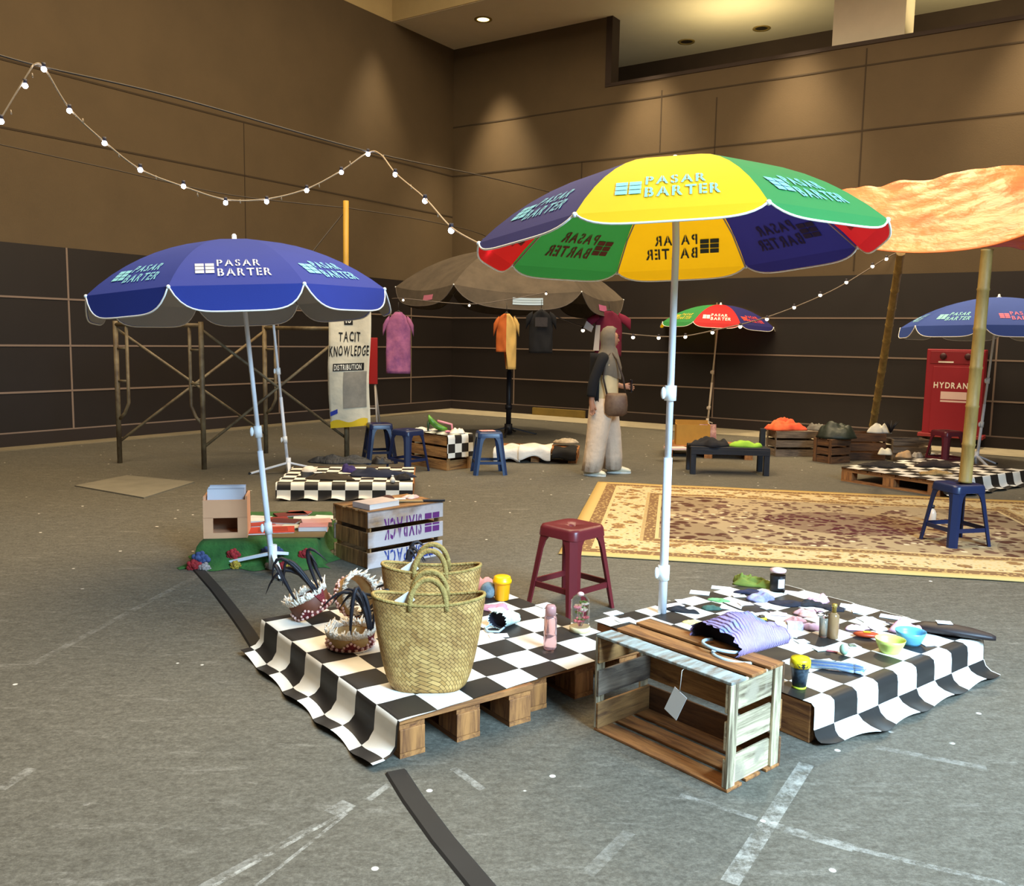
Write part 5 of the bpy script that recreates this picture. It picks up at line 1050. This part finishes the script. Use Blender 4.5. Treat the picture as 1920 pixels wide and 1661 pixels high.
heap('olive green drawstring pouch lying at the back corner of the right cloth', 'green_pouch', 'pouch', Rg(1420, 1098), .11, .05, .055, mat('olive_green_cloth', '#7e8a34', .85, .3, 8), -.25, 41)
heap('olive green rolled cloth touching the drawstring pouch', 'rolled_cloth', 'cloth', Rg(1392, 1092), .05, .04, .06, mat('olive_green_cloth', '#7e8a34', .85), 0, 42)
sf = [('scarf', 'lilac and blue patterned scarf crumpled near the back corner', 'scarf', 1424, 1124, .08, .045, .035, '#6a6aa8', '#b8b0d0', .3), ('gloves', 'black gloves lying right of the lilac scarf', 'gloves', 1478, 1133, .09, .04, .02, '#1a1822', '#2a2836', -.3),
 ('cloth', 'dark navy cloth strip behind the lilac scarf', 'cloth', 1408, 1113, .075, .03, .02, '#1e1c2c', '#33304a', -.4),
 ('pink_cloth', 'pink crumpled cloth at the back edge behind the sunglasses', 'cloth', 1535, 1128, .055, .04, .035, '#e0a0b4', '#f0c4cc', 0), ('black_shoes', 'small black slippers beside the pink crumpled cloth', 'shoes', 1518, 1134, .06, .035, .03, '#1c1a1c', '#302c2e', .2),
 ('black_scarf', 'black folded scarf left of the white cards at the back edge', 'scarf', 1556, 1140, .08, .04, .018, '#1c1820', '#2e2a30', -.4),
 ('cosmetic_bag', 'peach and pink cosmetic bags behind the clear glass', 'bag', 1510, 1153, .06, .035, .03, '#d89a78', '#e8b4b8', -.2), ('pink_purse', 'pink purse between the boxed soap and the clear glass', 'purse', 1524, 1178, .06, .04, .03, '#e0a0a8', '#ecc0c4', -.2),
 ('brown_purse', 'brown and pink purse behind the boxed soap', 'purse', 1492, 1166, .045, .03, .025, '#a8645c', '#d8a098', 0), ('pink_toy', 'pink fluffy thing behind the orange snack packet', 'toy', 1606, 1179, .055, .03, .022, '#e8a4b8', '#f0c8d0', 0),
 ('pink_handbag', 'pink and magenta pouch behind the sky blue bowl', 'pouch', 1700, 1185, .075, .045, .05, '#e08ab0', '#f2c8cc', -.3), ('leaf_cloth', 'green leaf-shaped cloth near the pole of the big umbrella', 'cloth', 1348, 1126, .05, .03, .012, '#5f9a5c', '#8ab87c', -.3),
 ('dark_green_pouch', 'dark green zip pouch in front of the leaf-shaped cloth', 'pouch', 1332, 1141, .05, .035, .018, '#2f4a40', '#4a6a5a', .2), ('black_pencil_case', 'black pencil case at the foot of the big umbrella pole', 'case', 1275, 1146, .08, .022, .022, '#1c1a1c', '#2c2a2c', -.35),
 ('yellow_sponge', 'pale yellow cloth behind the crate near the umbrella pole', 'cloth', 1302, 1168, .045, .035, .012, '#e8d06a', '#ecdc9a', 0), ('beige_straps', 'beige straps beside the pale yellow cloth', 'straps', 1330, 1172, .05, .025, .015, '#d0a488', '#e0c4a8', -.4)]
for i, (nm, lb, ct, px, py, rx, ry, h, c1, c2, rz) in enumerate(sf): heap(lb, nm, ct, Rg(px, py), rx, ry, h, mat('soft' + c1, c1, .85, col2=c2, scale=16), rz, 50 + i, nu=24, nv=10)
um_ = thing('folded_umbrella', 'folded dark brown umbrella with white tag at the right corner of the right cloth', 'umbrella', Rg(1778, 1190), -.42)
b = MB(); b.rings([[Vector((x, w_ * math.cos(2 * math.pi * k / 14), .002 + h_ + h_ * math.sin(2 * math.pi * k / 14))) for k in range(14)] for x, w_, h_ in ((-.17, .015, .012), (-.1, .045, .022), (.0, .06, .024), (.1, .05, .02), (.17, .03, .014), (.19, .012, .01))], 0); b.build('canopy', mat('dark_brown_nylon', '#2e2322', .5, .3, 14), um_)
b = MB(); b.tube([(-.17, 0, .014), (-.24, .01, .012), (-.26, .03, .012)], .006, 8); b.build('handle', mat('silver_handle', '#b0a8a8', .3, metal=.6), um_)
b = MB(); b.box((-.02, .01, .052), (.065, .045, .002), .2); b.build('white_tag', WCARD, um_)
sn = thing('snack_packet', 'orange-red snack packet with yellow mark behind the yellow bowl', 'packet', Rg(1624, 1195), -.15)
b = MB(); b.ball((0, 0, .014), .014, 14, sc=(4.2, 2.0, .95)); b.build('wrapper', mat('orange_wrapper', '#b8401c', .35, .2, 20), sn); b = MB(); b.box((0, -.005, .0275), (.03, .018, .002)); b.build('yellow_mark', mat('yellow_mark', '#e8a81c', .5), sn)
flat('small boxed soap with printed white sleeve behind the crocheted bag', 'soap_box', 'box', Rg(1490, 1178), .07, .045, -.15, mat('printed_sleeve', '#e0d8e0', .6, col2='#a890b8', scale=60), .028)
flat('cream soap box left of the printed one', 'soap_box', 'box', Rg(1464, 1176), .05, .05, -.2, mat('cream_box', '#e6dcc4', .6), .02)
tc_ = thing('toy_car', 'tiny yellow toy car behind the crocheted bag', 'toy', Rg(1427, 1166), .3)
b = MB(); b.box((0, 0, .014), (.05, .024, .016), bev=.004); b.build('body', mat('toy_yellow', '#d8c02a', .35), tc_); b = MB(); b.box((0.002, 0, .027), (.026, .02, .012), bev=.004); b.build('cabin', mat('toy_window', '#4a3a2a', .3), tc_)
for x in (-.015, .015):
    for y in (-.012, .012):
        b = MB(); b.lathe([(.006, -.002), (.006, .002)], 10, (x, y, .006), M=Matrix.Rotation(R_(90), 3, 'X')); b.build('wheel', mat('black_rubber', '#1c1c1c', .7), tc_)
b = MB(); b.ball((0, 0, .024), .024, 16, sc=(.8, .8, 1)); o = b.build('green_pear', mat('green_glaze', '#7ab88a', .3, col2='#d0e0c4', scale=14)); o.location = Rg(1582, 1228, .001); tag(o, 'small green and white egg-shaped ornament behind the blue packet', 'ornament')
bp_ = thing('cutlery_packet', 'clear packet of blue and white plastic cutlery at the front of the right cloth', 'packet', Rg(1565, 1253), -.32)
for i in range(5):
    b = MB(); y = -.03 + i * .015; b.tube([(-.11, y * 1.2, .008), (.0, y, .010), (.07, y * 1.3, .009)], [.005, .004, .006], 7); b.ball((.09, y * 1.4, .010), .012, 8, sc=(1.8, .8, .5)); b.build('spoon', mat('blue_plastic', '#5a8ad0', .25) if i % 2 else mat('clear_blue_plastic', '#c4dcec', .15, trans=.4), bp_)
b = MB(); b.ball((0, 0, .012), .012, 16, sc=(10, 4.2, .98)); b.build('bag_film', mat('clear_film', '#eaf4fa', .08, trans=.95, ior=1.05), bp_)
specs = [(1590, 1137, .075, .07, -.45), (1675, 1158, .12, .06, -.5), (1628, 1162, .09, .07, .2), (1598, 1212, .06, .05, .3), (1503, 1203, .055, .045, .3), (1545, 1241, .085, .045, .3), (1370, 1140, .10, .07, -.4), (1285, 1128, .09, .07, .2), (1430, 1152, .08, .05, .4), (1386, 1118, .07, .04, .1), (1488, 1112, .09, .06, -.4)]
names = ['white card at the back edge right of the amber spray bottle', 'long white card at the back edge before the folded umbrella', 'white printed card left of the long white card', 'white and black square coaster left of the yellow bowl', 'white cut-out card on a black square behind the tumbler', 'white card above the packet of plastic cutlery', 'cream sheet with a pencil beside the leaf-shaped cloth', 'white envelope at the foot of the big umbrella pole', 'white card in the middle behind the tiny toy car', 'beige card in front of the dark navy strip', 'white and pink card beside the jar']
for (px, py, sx, sy, rz), lb in zip(specs, names): flat(lb, 'paper_card', 'card', Rg(px, py, .001), sx, sy, rz, mat('pink_white_card', '#e4c8c4', .7, col2='#e6e2dc', scale=30) if 'pink' in lb else WCARD, .002)
b = MB(); b.box((0, 0, .0015), (.028, .028, .003)); o = b.build('picture_tile', mat('picture_print', '#2a2826', .6, col2='#9aa88a', scale=70)); o.location = Rg(1598, 1212, .0035); tag(o, 'dark picture tile on the white coaster left of the yellow bowl', 'tile')
pc = thing('pencil', 'thin dark pencil lying on the cream sheet', 'pencil', Rg(1372, 1139, .007), R_(118)); b = MB(); b.tube([(-.07, 0, 0), (.065, 0, 0)], .003, 6); b.build('shaft', mat('black_cap', '#26201e', .4), pc); b = MB(); b.tube([(.065, 0, 0), (.075, 0, 0)], [.003, .0005], 6); b.build('tip', mat('birch', '#dcc494', .5), pc)
sg = thing('sunglasses', 'black framed sunglasses behind the amber spray bottle', 'sunglasses', Rg(1547, 1156, .012), -.2)
for x in (-.022, .022):
    b = MB(); b.tube([(x + .018 * math.cos(2 * math.pi * k / 12), 0, .012 * math.sin(2 * math.pi * k / 12)) for k in range(13)], .002, 6); b.build('lens_rim', mat('black_cap', '#26201e', .4), sg)
    b = MB(); b.tube([(x * 1.8, 0, .008), (x * 1.9, .06, .002)], .0018, 6); b.build('temple', mat('black_cap', '#26201e', .4), sg)
# ------------------------------------------------------------------ strings of lights
CORD = mat('clear_cord', '#a08a6c', .6); CORD2 = mat('grey_cord', '#6a5c50', .6)
def lights(label, chains, bulbs, col, power, r, m_=CORD, cr=.006, small=()):
    t = thing('string_lights', label, 'string lights', chains[0][0])
    o = chains[0][0]
    for ch in chains:
        b = MB(); n = 10 * (len(ch) - 1); b.tube([catm(ch, i / n) - o for i in range(n + 1)], cr, 6); b.build('cord', m_, t)
    bulbm = mat('bulb' + col, '#ffffff', .3, emit=(col, power)); soc = mat('dark_socket', '#2c2630', .5)
    for q in bulbs:
        b = MB(); b.ball(q - o + Vector((0, 0, -.012)), r, 10); b.build('bulb', bulbm, t); b = MB(); b.tube([q - o + Vector((0, 0, r * 1.6)), q - o + Vector((0, 0, r * .1))], r * .75, 8); b.build('socket', soc, t)
    for q in small:
        b = MB(); b.tube([q - o, q - o + Vector((.004, 0, -.028))], .004, 6); b.build('dropper', m_, t)
    return t
def yy(px): return 5.6 + (px - 0) / 690 * 1.4 if px < 690 else 7.0 - (px - 690) / 220 * 2.82
dp = lambda px, py: D(px, py, yy(px))
c1 = [dp(-40, 300), dp(0, 225), dp(62, 122)]; c2 = [dp(62, 122), dp(82, 126), dp(130, 203), dp(195, 265), dp(264, 318), dp(345, 350), dp(424, 374), dp(500, 373), dp(575, 354), dp(640, 320), dp(690, 286), dp(714, 290), dp(742, 325), dp(797, 372), dp(846, 426), dp(908, 462)]
bl1 = [dp(*q) for q in ((2, 224), (47, 157), (82, 126), (130, 204), (196, 265), (263, 315), (344, 346), (423, 377), (500, 375), (575, 354), (640, 320), (690, 286), (741, 324), (797, 373), (846, 428), (909, 458))]
sm = [dp(*q) for q in ((60, 137), (20, 206), (155, 222), (222, 287), (292, 329), (370, 361), (450, 374), (527, 368), (598, 344), (656, 302), (719, 291), (770, 346), (820, 398))]
lights('bright string of lights swooping across the upper left to the big umbrella', [c1, c2], bl1, '#dfe6ff', 30, .017, CORD, .0055, sm)
Yf = lambda px: 13.2 + (px - 1093) / 600 * .4
fp = lambda px, py: D(px, py, Yf(px))
c3 = [fp(*q) for q in ((1000, 575), (1093, 612), (1186, 627), (1270, 631), (1336, 620), (1440, 594), (1560, 545), (1665, 482), (1690, 472))]; c4 = [fp(*q) for q in ((1690, 472), (1760, 520), (1830, 552), (1920, 577), (1990, 590))]; c5 = [fp(*q) for q in ((1838, 548), (1860, 532), (1905, 526), (1960, 530))]
bl3 = [fp(*q) for q in ((1093, 618), (1187, 631), (1235, 632), (1285, 630), (1336, 622), (1388, 611), (1438, 597), (1489, 575), (1538, 552), (1587, 528), (1636, 498), (1662, 484), (1776, 532), (1827, 551), (1852, 560), (1885, 567))]
lights('far string of warm lights running from the canvas parasol to the bamboo', [c3, c4], bl3, '#ffe8c4', 9, .026, CORD2, .010)
lights('short string of warm lights at the far right above the blue umbrella', [c5], [fp(1850, 541), fp(1903, 538)], '#ffe0a8', 10, .034, CORD2, .010)
pr_ = [D(760, 563, 11.7), D(880, 573, 11.7), D(1025, 520, 11.5)]
lights('few tiny lights along the rim of the canvas parasol', [[D(735, 560, 11.9), D(760, 560, 11.7), D(880, 570, 11.62), D(960, 560, 11.6), D(1025, 548, 11.6)]], [D(756, 561, 11.7), D(880, 571, 11.62), D(1024, 549, 11.6)], '#ffe8c4', 9, .014, CORD2, .006)
# suspended wires
def wire(label, pts, r=.006):
    b = MB(); n = 12 * (len(pts) - 1); b.tube([catm(pts, i / n) - pts[0] for i in range(n + 1)], r, 6); o = b.build('suspension_wire', mat('dark_wire', '#3a2f22', .6)); o.location = pts[0]; tag(o, label, 'wire')
wire('long taut wire crossing the left wall above the string lights', [D(-60, 84, 5.5), D(62, 121, 5.75), D(330, 183, 6.2), D(690, 284, 7.0), D(905, 330, 9.0), D(1080, 372, 12.5)])
wire('thin wire from the yellow pole to the left wall', [D(-40, 262, 9.0), D(200, 315, 9.6), D(430, 365, 10.1), D(652, 390, s4.y - .02)])
wire('thin wire from the yellow pole towards the canvas parasol', [D(652, 390, s4.y - .02), D(790, 412, 11.2), D(905, 440, 12.0), D(960, 478, 13.2)])
wire('diagonal stay wire of the yellow pole', [D(645, 398, s4.y - .02), D(580, 480, 10.2), D(500, 590, 9.8)], .008)
# ------------------------------------------------------------------ person
pe = thing('person', 'person in grey headscarf, cream top and wide beige trousers walking right with a brown bag', 'person', G(1128, 889), 0); pe.location.z = 0
SK = mat('skin', '#a9765a', .6); ob = None
J = [('pelvis', (0, 0, .86), .105), ('belly', (.005, 0, .99), .10), ('chest', (.02, 0, 1.15), .115), ('neckb', (.03, 0, 1.30), .06), ('neck', (.045, 0, 1.37), .048), ('jaw', (.075, 0, 1.425), .062), ('head', (.065, 0, 1.495), .086), ('crown', (.06, 0, 1.555), .06),
 ('hipA', (-.03, -.09, .82), .085), ('kneeA', (-.05, -.10, .46), .055), ('ankA', (-.15, -.10, .09), .036), ('toeA', (-.05, -.13, .035), .026), ('hipB', (.03, .09, .82), .085), ('kneeB', (.10, .10, .46), .055), ('ankB', (.12, .10, .09), .036), ('toeB', (.25, .09, .035), .026),
 ('shA', (-.04, -.15, 1.26), .045), ('elA', (-.135, -.19, 1.02), .036), ('wrA', (-.15, -.19, .82), .028), ('paA', (-.145, -.19, .75), .03),
 ('shB', (.03, .15, 1.27), .055), ('elB', (.05, .20, 1.03), .042), ('wrB', (.20, .14, .96), .028), ('paB', (.255, .12, .955), .03)]
E_ = [('pelvis', 'belly'), ('belly', 'chest'), ('chest', 'neckb'), ('neckb', 'neck'), ('neck', 'jaw'), ('jaw', 'head'), ('head', 'crown'), ('pelvis', 'hipA'), ('hipA', 'kneeA'), ('kneeA', 'ankA'), ('ankA', 'toeA'), ('pelvis', 'hipB'), ('hipB', 'kneeB'), ('kneeB', 'ankB'), ('ankB', 'toeB'), ('chest', 'shA'), ('shA', 'elA'), ('elA', 'wrA'), ('wrA', 'paA'), ('chest', 'shB'), ('shB', 'elB'), ('elB', 'wrB'), ('wrB', 'paB')]
for h_, bx, dirv in (('A', Vector((-.145, -.19, .75)), Vector((.15, 0, -1))), ('B', Vector((.255, .12, .955)), Vector((1, -.25, -.1)))):
    dirv.normalize(); side = Vector((1, 0, .15)) if h_ == 'A' else Vector((0, .2, 1)); side = (side - dirv * side.dot(dirv)).normalized(); pn = dirv.cross(side)
    for f in range(4):
        b0_ = bx + dirv * .022 + side * (f - 1.5) * .017; l = (.062, .072, .068, .052)[f]; J += [('f%s%da' % (h_, f), b0_ + dirv * l * .5, .0088), ('f%s%db' % (h_, f), b0_ + dirv * l + pn * .012, .0072)]; E_ += [('pa' + h_, 'f%s%da' % (h_, f)), ('f%s%da' % (h_, f), 'f%s%db' % (h_, f))]
    J += [('t%sa' % h_, bx + side * .034 + dirv * .005, .0105), ('t%sb' % h_, bx + side * .045 + dirv * .04, .0085)]; E_ += [('pa' + h_, 't%sa' % h_), ('t%sa' % h_, 't%sb' % h_)]
ix = {n_: i for i, (n_, _, _) in enumerate(J)}
me = bpy.data.meshes.new('body'); me.from_pydata([tuple(p) for _, p, _ in J], [(ix[a], ix[c]) for a, c in E_], []); me.update(); me.materials.append(SK)
bo = bpy.data.objects.new('body', me); COL.objects.link(bo); bo.parent = pe; md = bo.modifiers.new('skin', 'SKIN'); md.use_smooth_shade = True; bo.modifiers.new('sub', 'SUBSURF').levels = 2; bo.modifiers['sub'].render_levels = 2
sl = me.skin_vertices[0].data
for i, (_, _, r) in enumerate(J): sl[i].radius = (r, r)
sl[0].use_root = True
def loft(nm, secs, m_, n=24, sd=0, amp=.0, cap=(False, False), parent=pe):
    b = MB(); b.rings([[Vector((cx_ + rx * math.cos(2 * math.pi * k / n) * (1 + amp * noise.noise(Vector((math.cos(2 * math.pi * k / n) * 2.2, math.sin(2 * math.pi * k / n) * 2.2, z * 7 + sd)))), cy_ + ry * math.sin(2 * math.pi * k / n) * (1 + amp * noise.noise(Vector((math.cos(2 * math.pi * k / n) * 2.2 + 5, math.sin(2 * math.pi * k / n) * 2.2, z * 7 + sd)))), z + zo * math.cos(2 * math.pi * k / n))) for k in range(n)] for cx_, cy_, z, rx, ry, zo in secs], 0, *cap); return b.build(nm, m_, parent)
TR = mat('beige_trousers', '#d4bba2', .85, .15, 7, bump=.5, bscale=14)
b = MB()
for secs in ([(-.115, -.10, .05, .105, .115, 0), (-.10, -.10, .20, .105, .115, 0), (-.065, -.10, .45, .115, .11, 0), (-.03, -.085, .70, .13, .11, 0), (-.005, -.05, .84, .135, .12, 0)], [(.13, .10, .05, .10, .11, 0), (.125, .10, .20, .10, .11, 0), (.105, .10, .45, .105, .105, 0), (.05, .085, .70, .12, .11, 0), (.02, .05, .84, .13, .12, 0)], [(.0, 0, .80, .135, .165, 0), (.0, 0, .88, .14, .155, 0), (.0, 0, .98, .125, .14, 0)]):
    n = 28; b.rings([[Vector((cx_ + rx * math.cos(2 * math.pi * k / n) * (1 + .08 * math.sin(k * 2.3 + z * 9)), cy_ + ry * math.sin(2 * math.pi * k / n) * (1 + .08 * math.sin(k * 1.9 + z * 7)), z)) for k in range(n)] for cx_, cy_, z, rx, ry, zo in secs], 0, False, False)
b.build('trousers', TR, pe, thick=.004)
loft('top', [(.005, 0, .84, .15, .17, .0), (.01, 0, .95, .14, .155, 0), (.02, 0, 1.08, .135, .15, 0), (.025, 0, 1.20, .135, .155, 0), (.02, 0, 1.27, .10, .12, 0), (.03, 0, 1.31, .06, .07, 0)], mat('cream_top', '#d3b98c', .85, .15, 5, bump=.2, bscale=14), amp=.05)
JK = mat('black_jacket', '#0d0b0f', .9)
for nm, ch in (('jacket_sleeve', [(-.02, -.12, 1.30), (-.06, -.165, 1.22), (-.135, -.19, 1.02), (-.155, -.19, .86)]), ('jacket_sleeve', [(.03, .12, 1.30), (.04, .175, 1.22), (.05, .205, 1.03), (.17, .15, .97)])):
    b = MB(); b.tube([catm([Vector(q) for q in ch], i / 12) for i in range(13)], [.05, .06, .062, .06, .058, .057, .056, .055, .054, .053, .052, .05, .048], 14); b.build(nm, JK, pe)
b = MB(); b.grid(lambda i, j: Vector((-.02 - .135 * math.sin(math.pi * (.12 + .76 * i)) - .01 * math.sin(i * 20), -.17 * math.cos(math.pi * (.12 + .76 * i)), .80 + .52 * j)) if True else None, 16, 10); b.build('jacket_back', JK, pe, thick=.008)
HJ = mat('grey_beige_scarf', '#75695a', .9, .25, 6, bump=.25, bscale=16)
b = MB(); n = 28; rg = []
for z, rx, ry, cx_, fo_ in ((1.09, .16, .15, .02, .0), (1.17, .165, .165, .02, 0), (1.26, .14, .155, .02, 0), (1.325, .105, .115, .035, 0), (1.37, .095, .092, .045, .012), (1.42, .102, .094, .05, .05), (1.48, .107, .10, .048, .062), (1.54, .10, .095, .045, .035), (1.585, .075, .07, .045, .0), (1.612, .03, .03, .045, 0)):
    row = []
    for k in range(n):
        a = 2 * math.pi * k / n; c, s = math.cos(a), math.sin(a); front = max(0, c) ** 3; x = cx_ + rx * c - fo_ * front * 1.0; x = min(x, .070 + .03 * abs(s)) if 1.40 < z < 1.55 else x; row.append(Vector((x + .008 * noise.noise(Vector((c * 3, s * 3, z * 12))), ry * s * (1 + .05 * math.sin(k * 1.9 + z * 30) * (z < 1.35)), z - .05 * max(0, c) * (z < 1.12) )))
    rg.append(row)
b.rings(rg, 0, False, True); b.build('headscarf', HJ, pe)
# face details
b = MB(); b.rings([[Vector((.137 + dx, .028 * yk * math.cos(2 * math.pi * k / 10), z + .0 + .016 * zk * math.sin(2 * math.pi * k / 10))) for k in range(10)] for dx, yk, zk, z in ((-.03, .8, 1.6, 1.47), (-.004, .55, 1.2, 1.465), (.012, .3, .6, 1.456))], 0); b.build('nose', SK, pe)
for s_ in (-1, 1):
    b = MB(); b.ball((.137, s_ * .033, 1.492), .011, 10, sc=(.6, 1.2, .6)); b.build('eye', mat('dark_eye', '#1e1512', .3), pe)
    b = MB(); b.tube([(.132, s_ * .05, 1.51), (.142, s_ * .034, 1.516), (.144, s_ * .018, 1.511)], .004, 6); b.build('eyebrow', mat('dark_brow', '#2a1c16', .9), pe)
b = MB(); b.ball((.132, 0, 1.425), .012, 10, sc=(.7, 1.9, .55)); b.build('mouth', mat('lips', '#8a4a42', .5), pe)
b = MB(); b.ball((.078, 0, 1.465), .06, 20, sc=(1.0, 1.15, 1.38)); b.build('face', SK, pe)
SHO = mat('cream_sneaker', '#d6ccb0', .6)
for x, y, rz in ((-.10, -.115, -.5), (.19, .10, -.05)):
    M3 = Matrix.Rotation(rz, 3, 'Z'); b = MB(); b.rings([[Vector((x, y, 0)) + M3 @ Vector((u, w_ * math.cos(2 * math.pi * k / 14), max(.012, hc + hh * math.sin(2 * math.pi * k / 14)))) for k in range(14)] for u, w_, hc, hh in ((-.12, .02, .05, .03), (-.10, .038, .055, .05), (-.03, .042, .055, .05), (.05, .044, .042, .034), (.11, .04, .034, .024), (.14, .02, .028, .014))], 0); so_ = b.build('shoe', SHO, pe)
    b = MB(); b.rings([[Vector((x, y, z)) + M3 @ Vector((.01 + .135 * math.cos(2 * math.pi * k / 18), .046 * math.sin(2 * math.pi * k / 18), 0)) for k in range(18)] for z in (.001, .022)], 0, smooth=False); b.build('sole', mat('white_sole', '#d8d2c4', .6), so_)
bg_ = thing('shoulder_bag', 'brown patterned shoulder bag hanging at the hip of the person', 'bag', pe.location + Vector((.11, -.215, .66)), 0)
b = MB(); b.rings([[Vector((.125 * s * math.cos(2 * math.pi * k / 20) * (1), .05 * s2 * math.sin(2 * math.pi * k / 20), z)) for k in range(20)] for z, s, s2 in ((0, .6, .6), (.03, .95, .95), (.12, 1.0, 1.0), (.21, .92, .8), (.245, .8, .4))], 0); b.build('body', mat('brown_bag_leather', '#4a2c1c', .6, col2='#6e5640', scale=7), bg_)
b = MB(); b.tube([(-.10, 0, .23), (-.14, .03, .40), (-.12, .06, .60), (-.05, .12, .67)], .010, 8); b.tube([(.10, .02, .23), (.07, .02, .40), (.0, .06, .60), (-.05, .12, .67)], .010, 8); b.build('strap', mat('dark_strap', '#33241c', .6), bg_)
ph = thing('phone', 'dark phone held in front by the person', 'phone', pe.location + Vector((.30, .10, .965)), .3); b = MB(); b.box((0, 0, 0), (.012, .07, .14), bev=.004); b.build('case', mat('dark_phone', '#1a1a20', .3), ph)
# ------------------------------------------------------------------ more small goods spread over the right cloth
more = [(1262, 1136, .10, .06, .5, '#e6d2c8', 'cream envelope tucked behind the big umbrella pole'), (1312, 1112, .10, .07, -.3, '#e4dccf', 'cream sheet at the back edge left of the olive pouch'),
 (1352, 1103, .10, .06, -.3, '#e8e2d8', 'white sheet at the back edge touching the olive rolled cloth'), (1398, 1133, .07, .045, .2, '#dcc0b4', 'beige ticket between the lilac scarf and the leaf-shaped cloth'),
 (1438, 1140, .06, .04, .6, '#f0ece4', 'small white ticket in front of the lilac scarf'), (1460, 1152, .08, .05, -.2, '#e8c8cc', 'pale pink sheet behind the cream soap box'), (1405, 1152, .07, .05, .4, '#efe9dd', 'white ticket left of the tiny toy car'),
 (1480, 1192, .07, .045, -.4, '#f0ece6', 'white ticket in front of the printed soap box'), (1530, 1146, .06, .04, .3, '#e8a8b8', 'pink ticket beside the black slippers'), (1612, 1148, .07, .045, -.2, '#f0ece4', 'white ticket right of the sunglasses'),
 (1650, 1180, .08, .05, .3, '#f2eee8', 'white ticket between the orange packet and the pink pouch'), (1725, 1172, .09, .05, -.5, '#f2eee8', 'white ticket under the pink pouch by the folded umbrella'), (1742, 1208, .07, .05, .2, '#f2eee8', 'white ticket at the right of the sky blue bowl'),
 (1538, 1218, .055, .04, .3, '#d8e0d0', 'pale green printed ticket right of the crocheted bag'), (1560, 1222, .045, .012, -.5, '#d87a80', 'thin red comb left of the egg-shaped ornament')]
for px, py, sx, sy, rz, c, lb in more: flat(lb, 'comb' if 'comb' in lb else 'ticket', 'comb' if 'comb' in lb else 'card', Rg(px, py, .0012), sx, sy, rz, mat('paper' + c, c, .75, .06, 30), .0025)
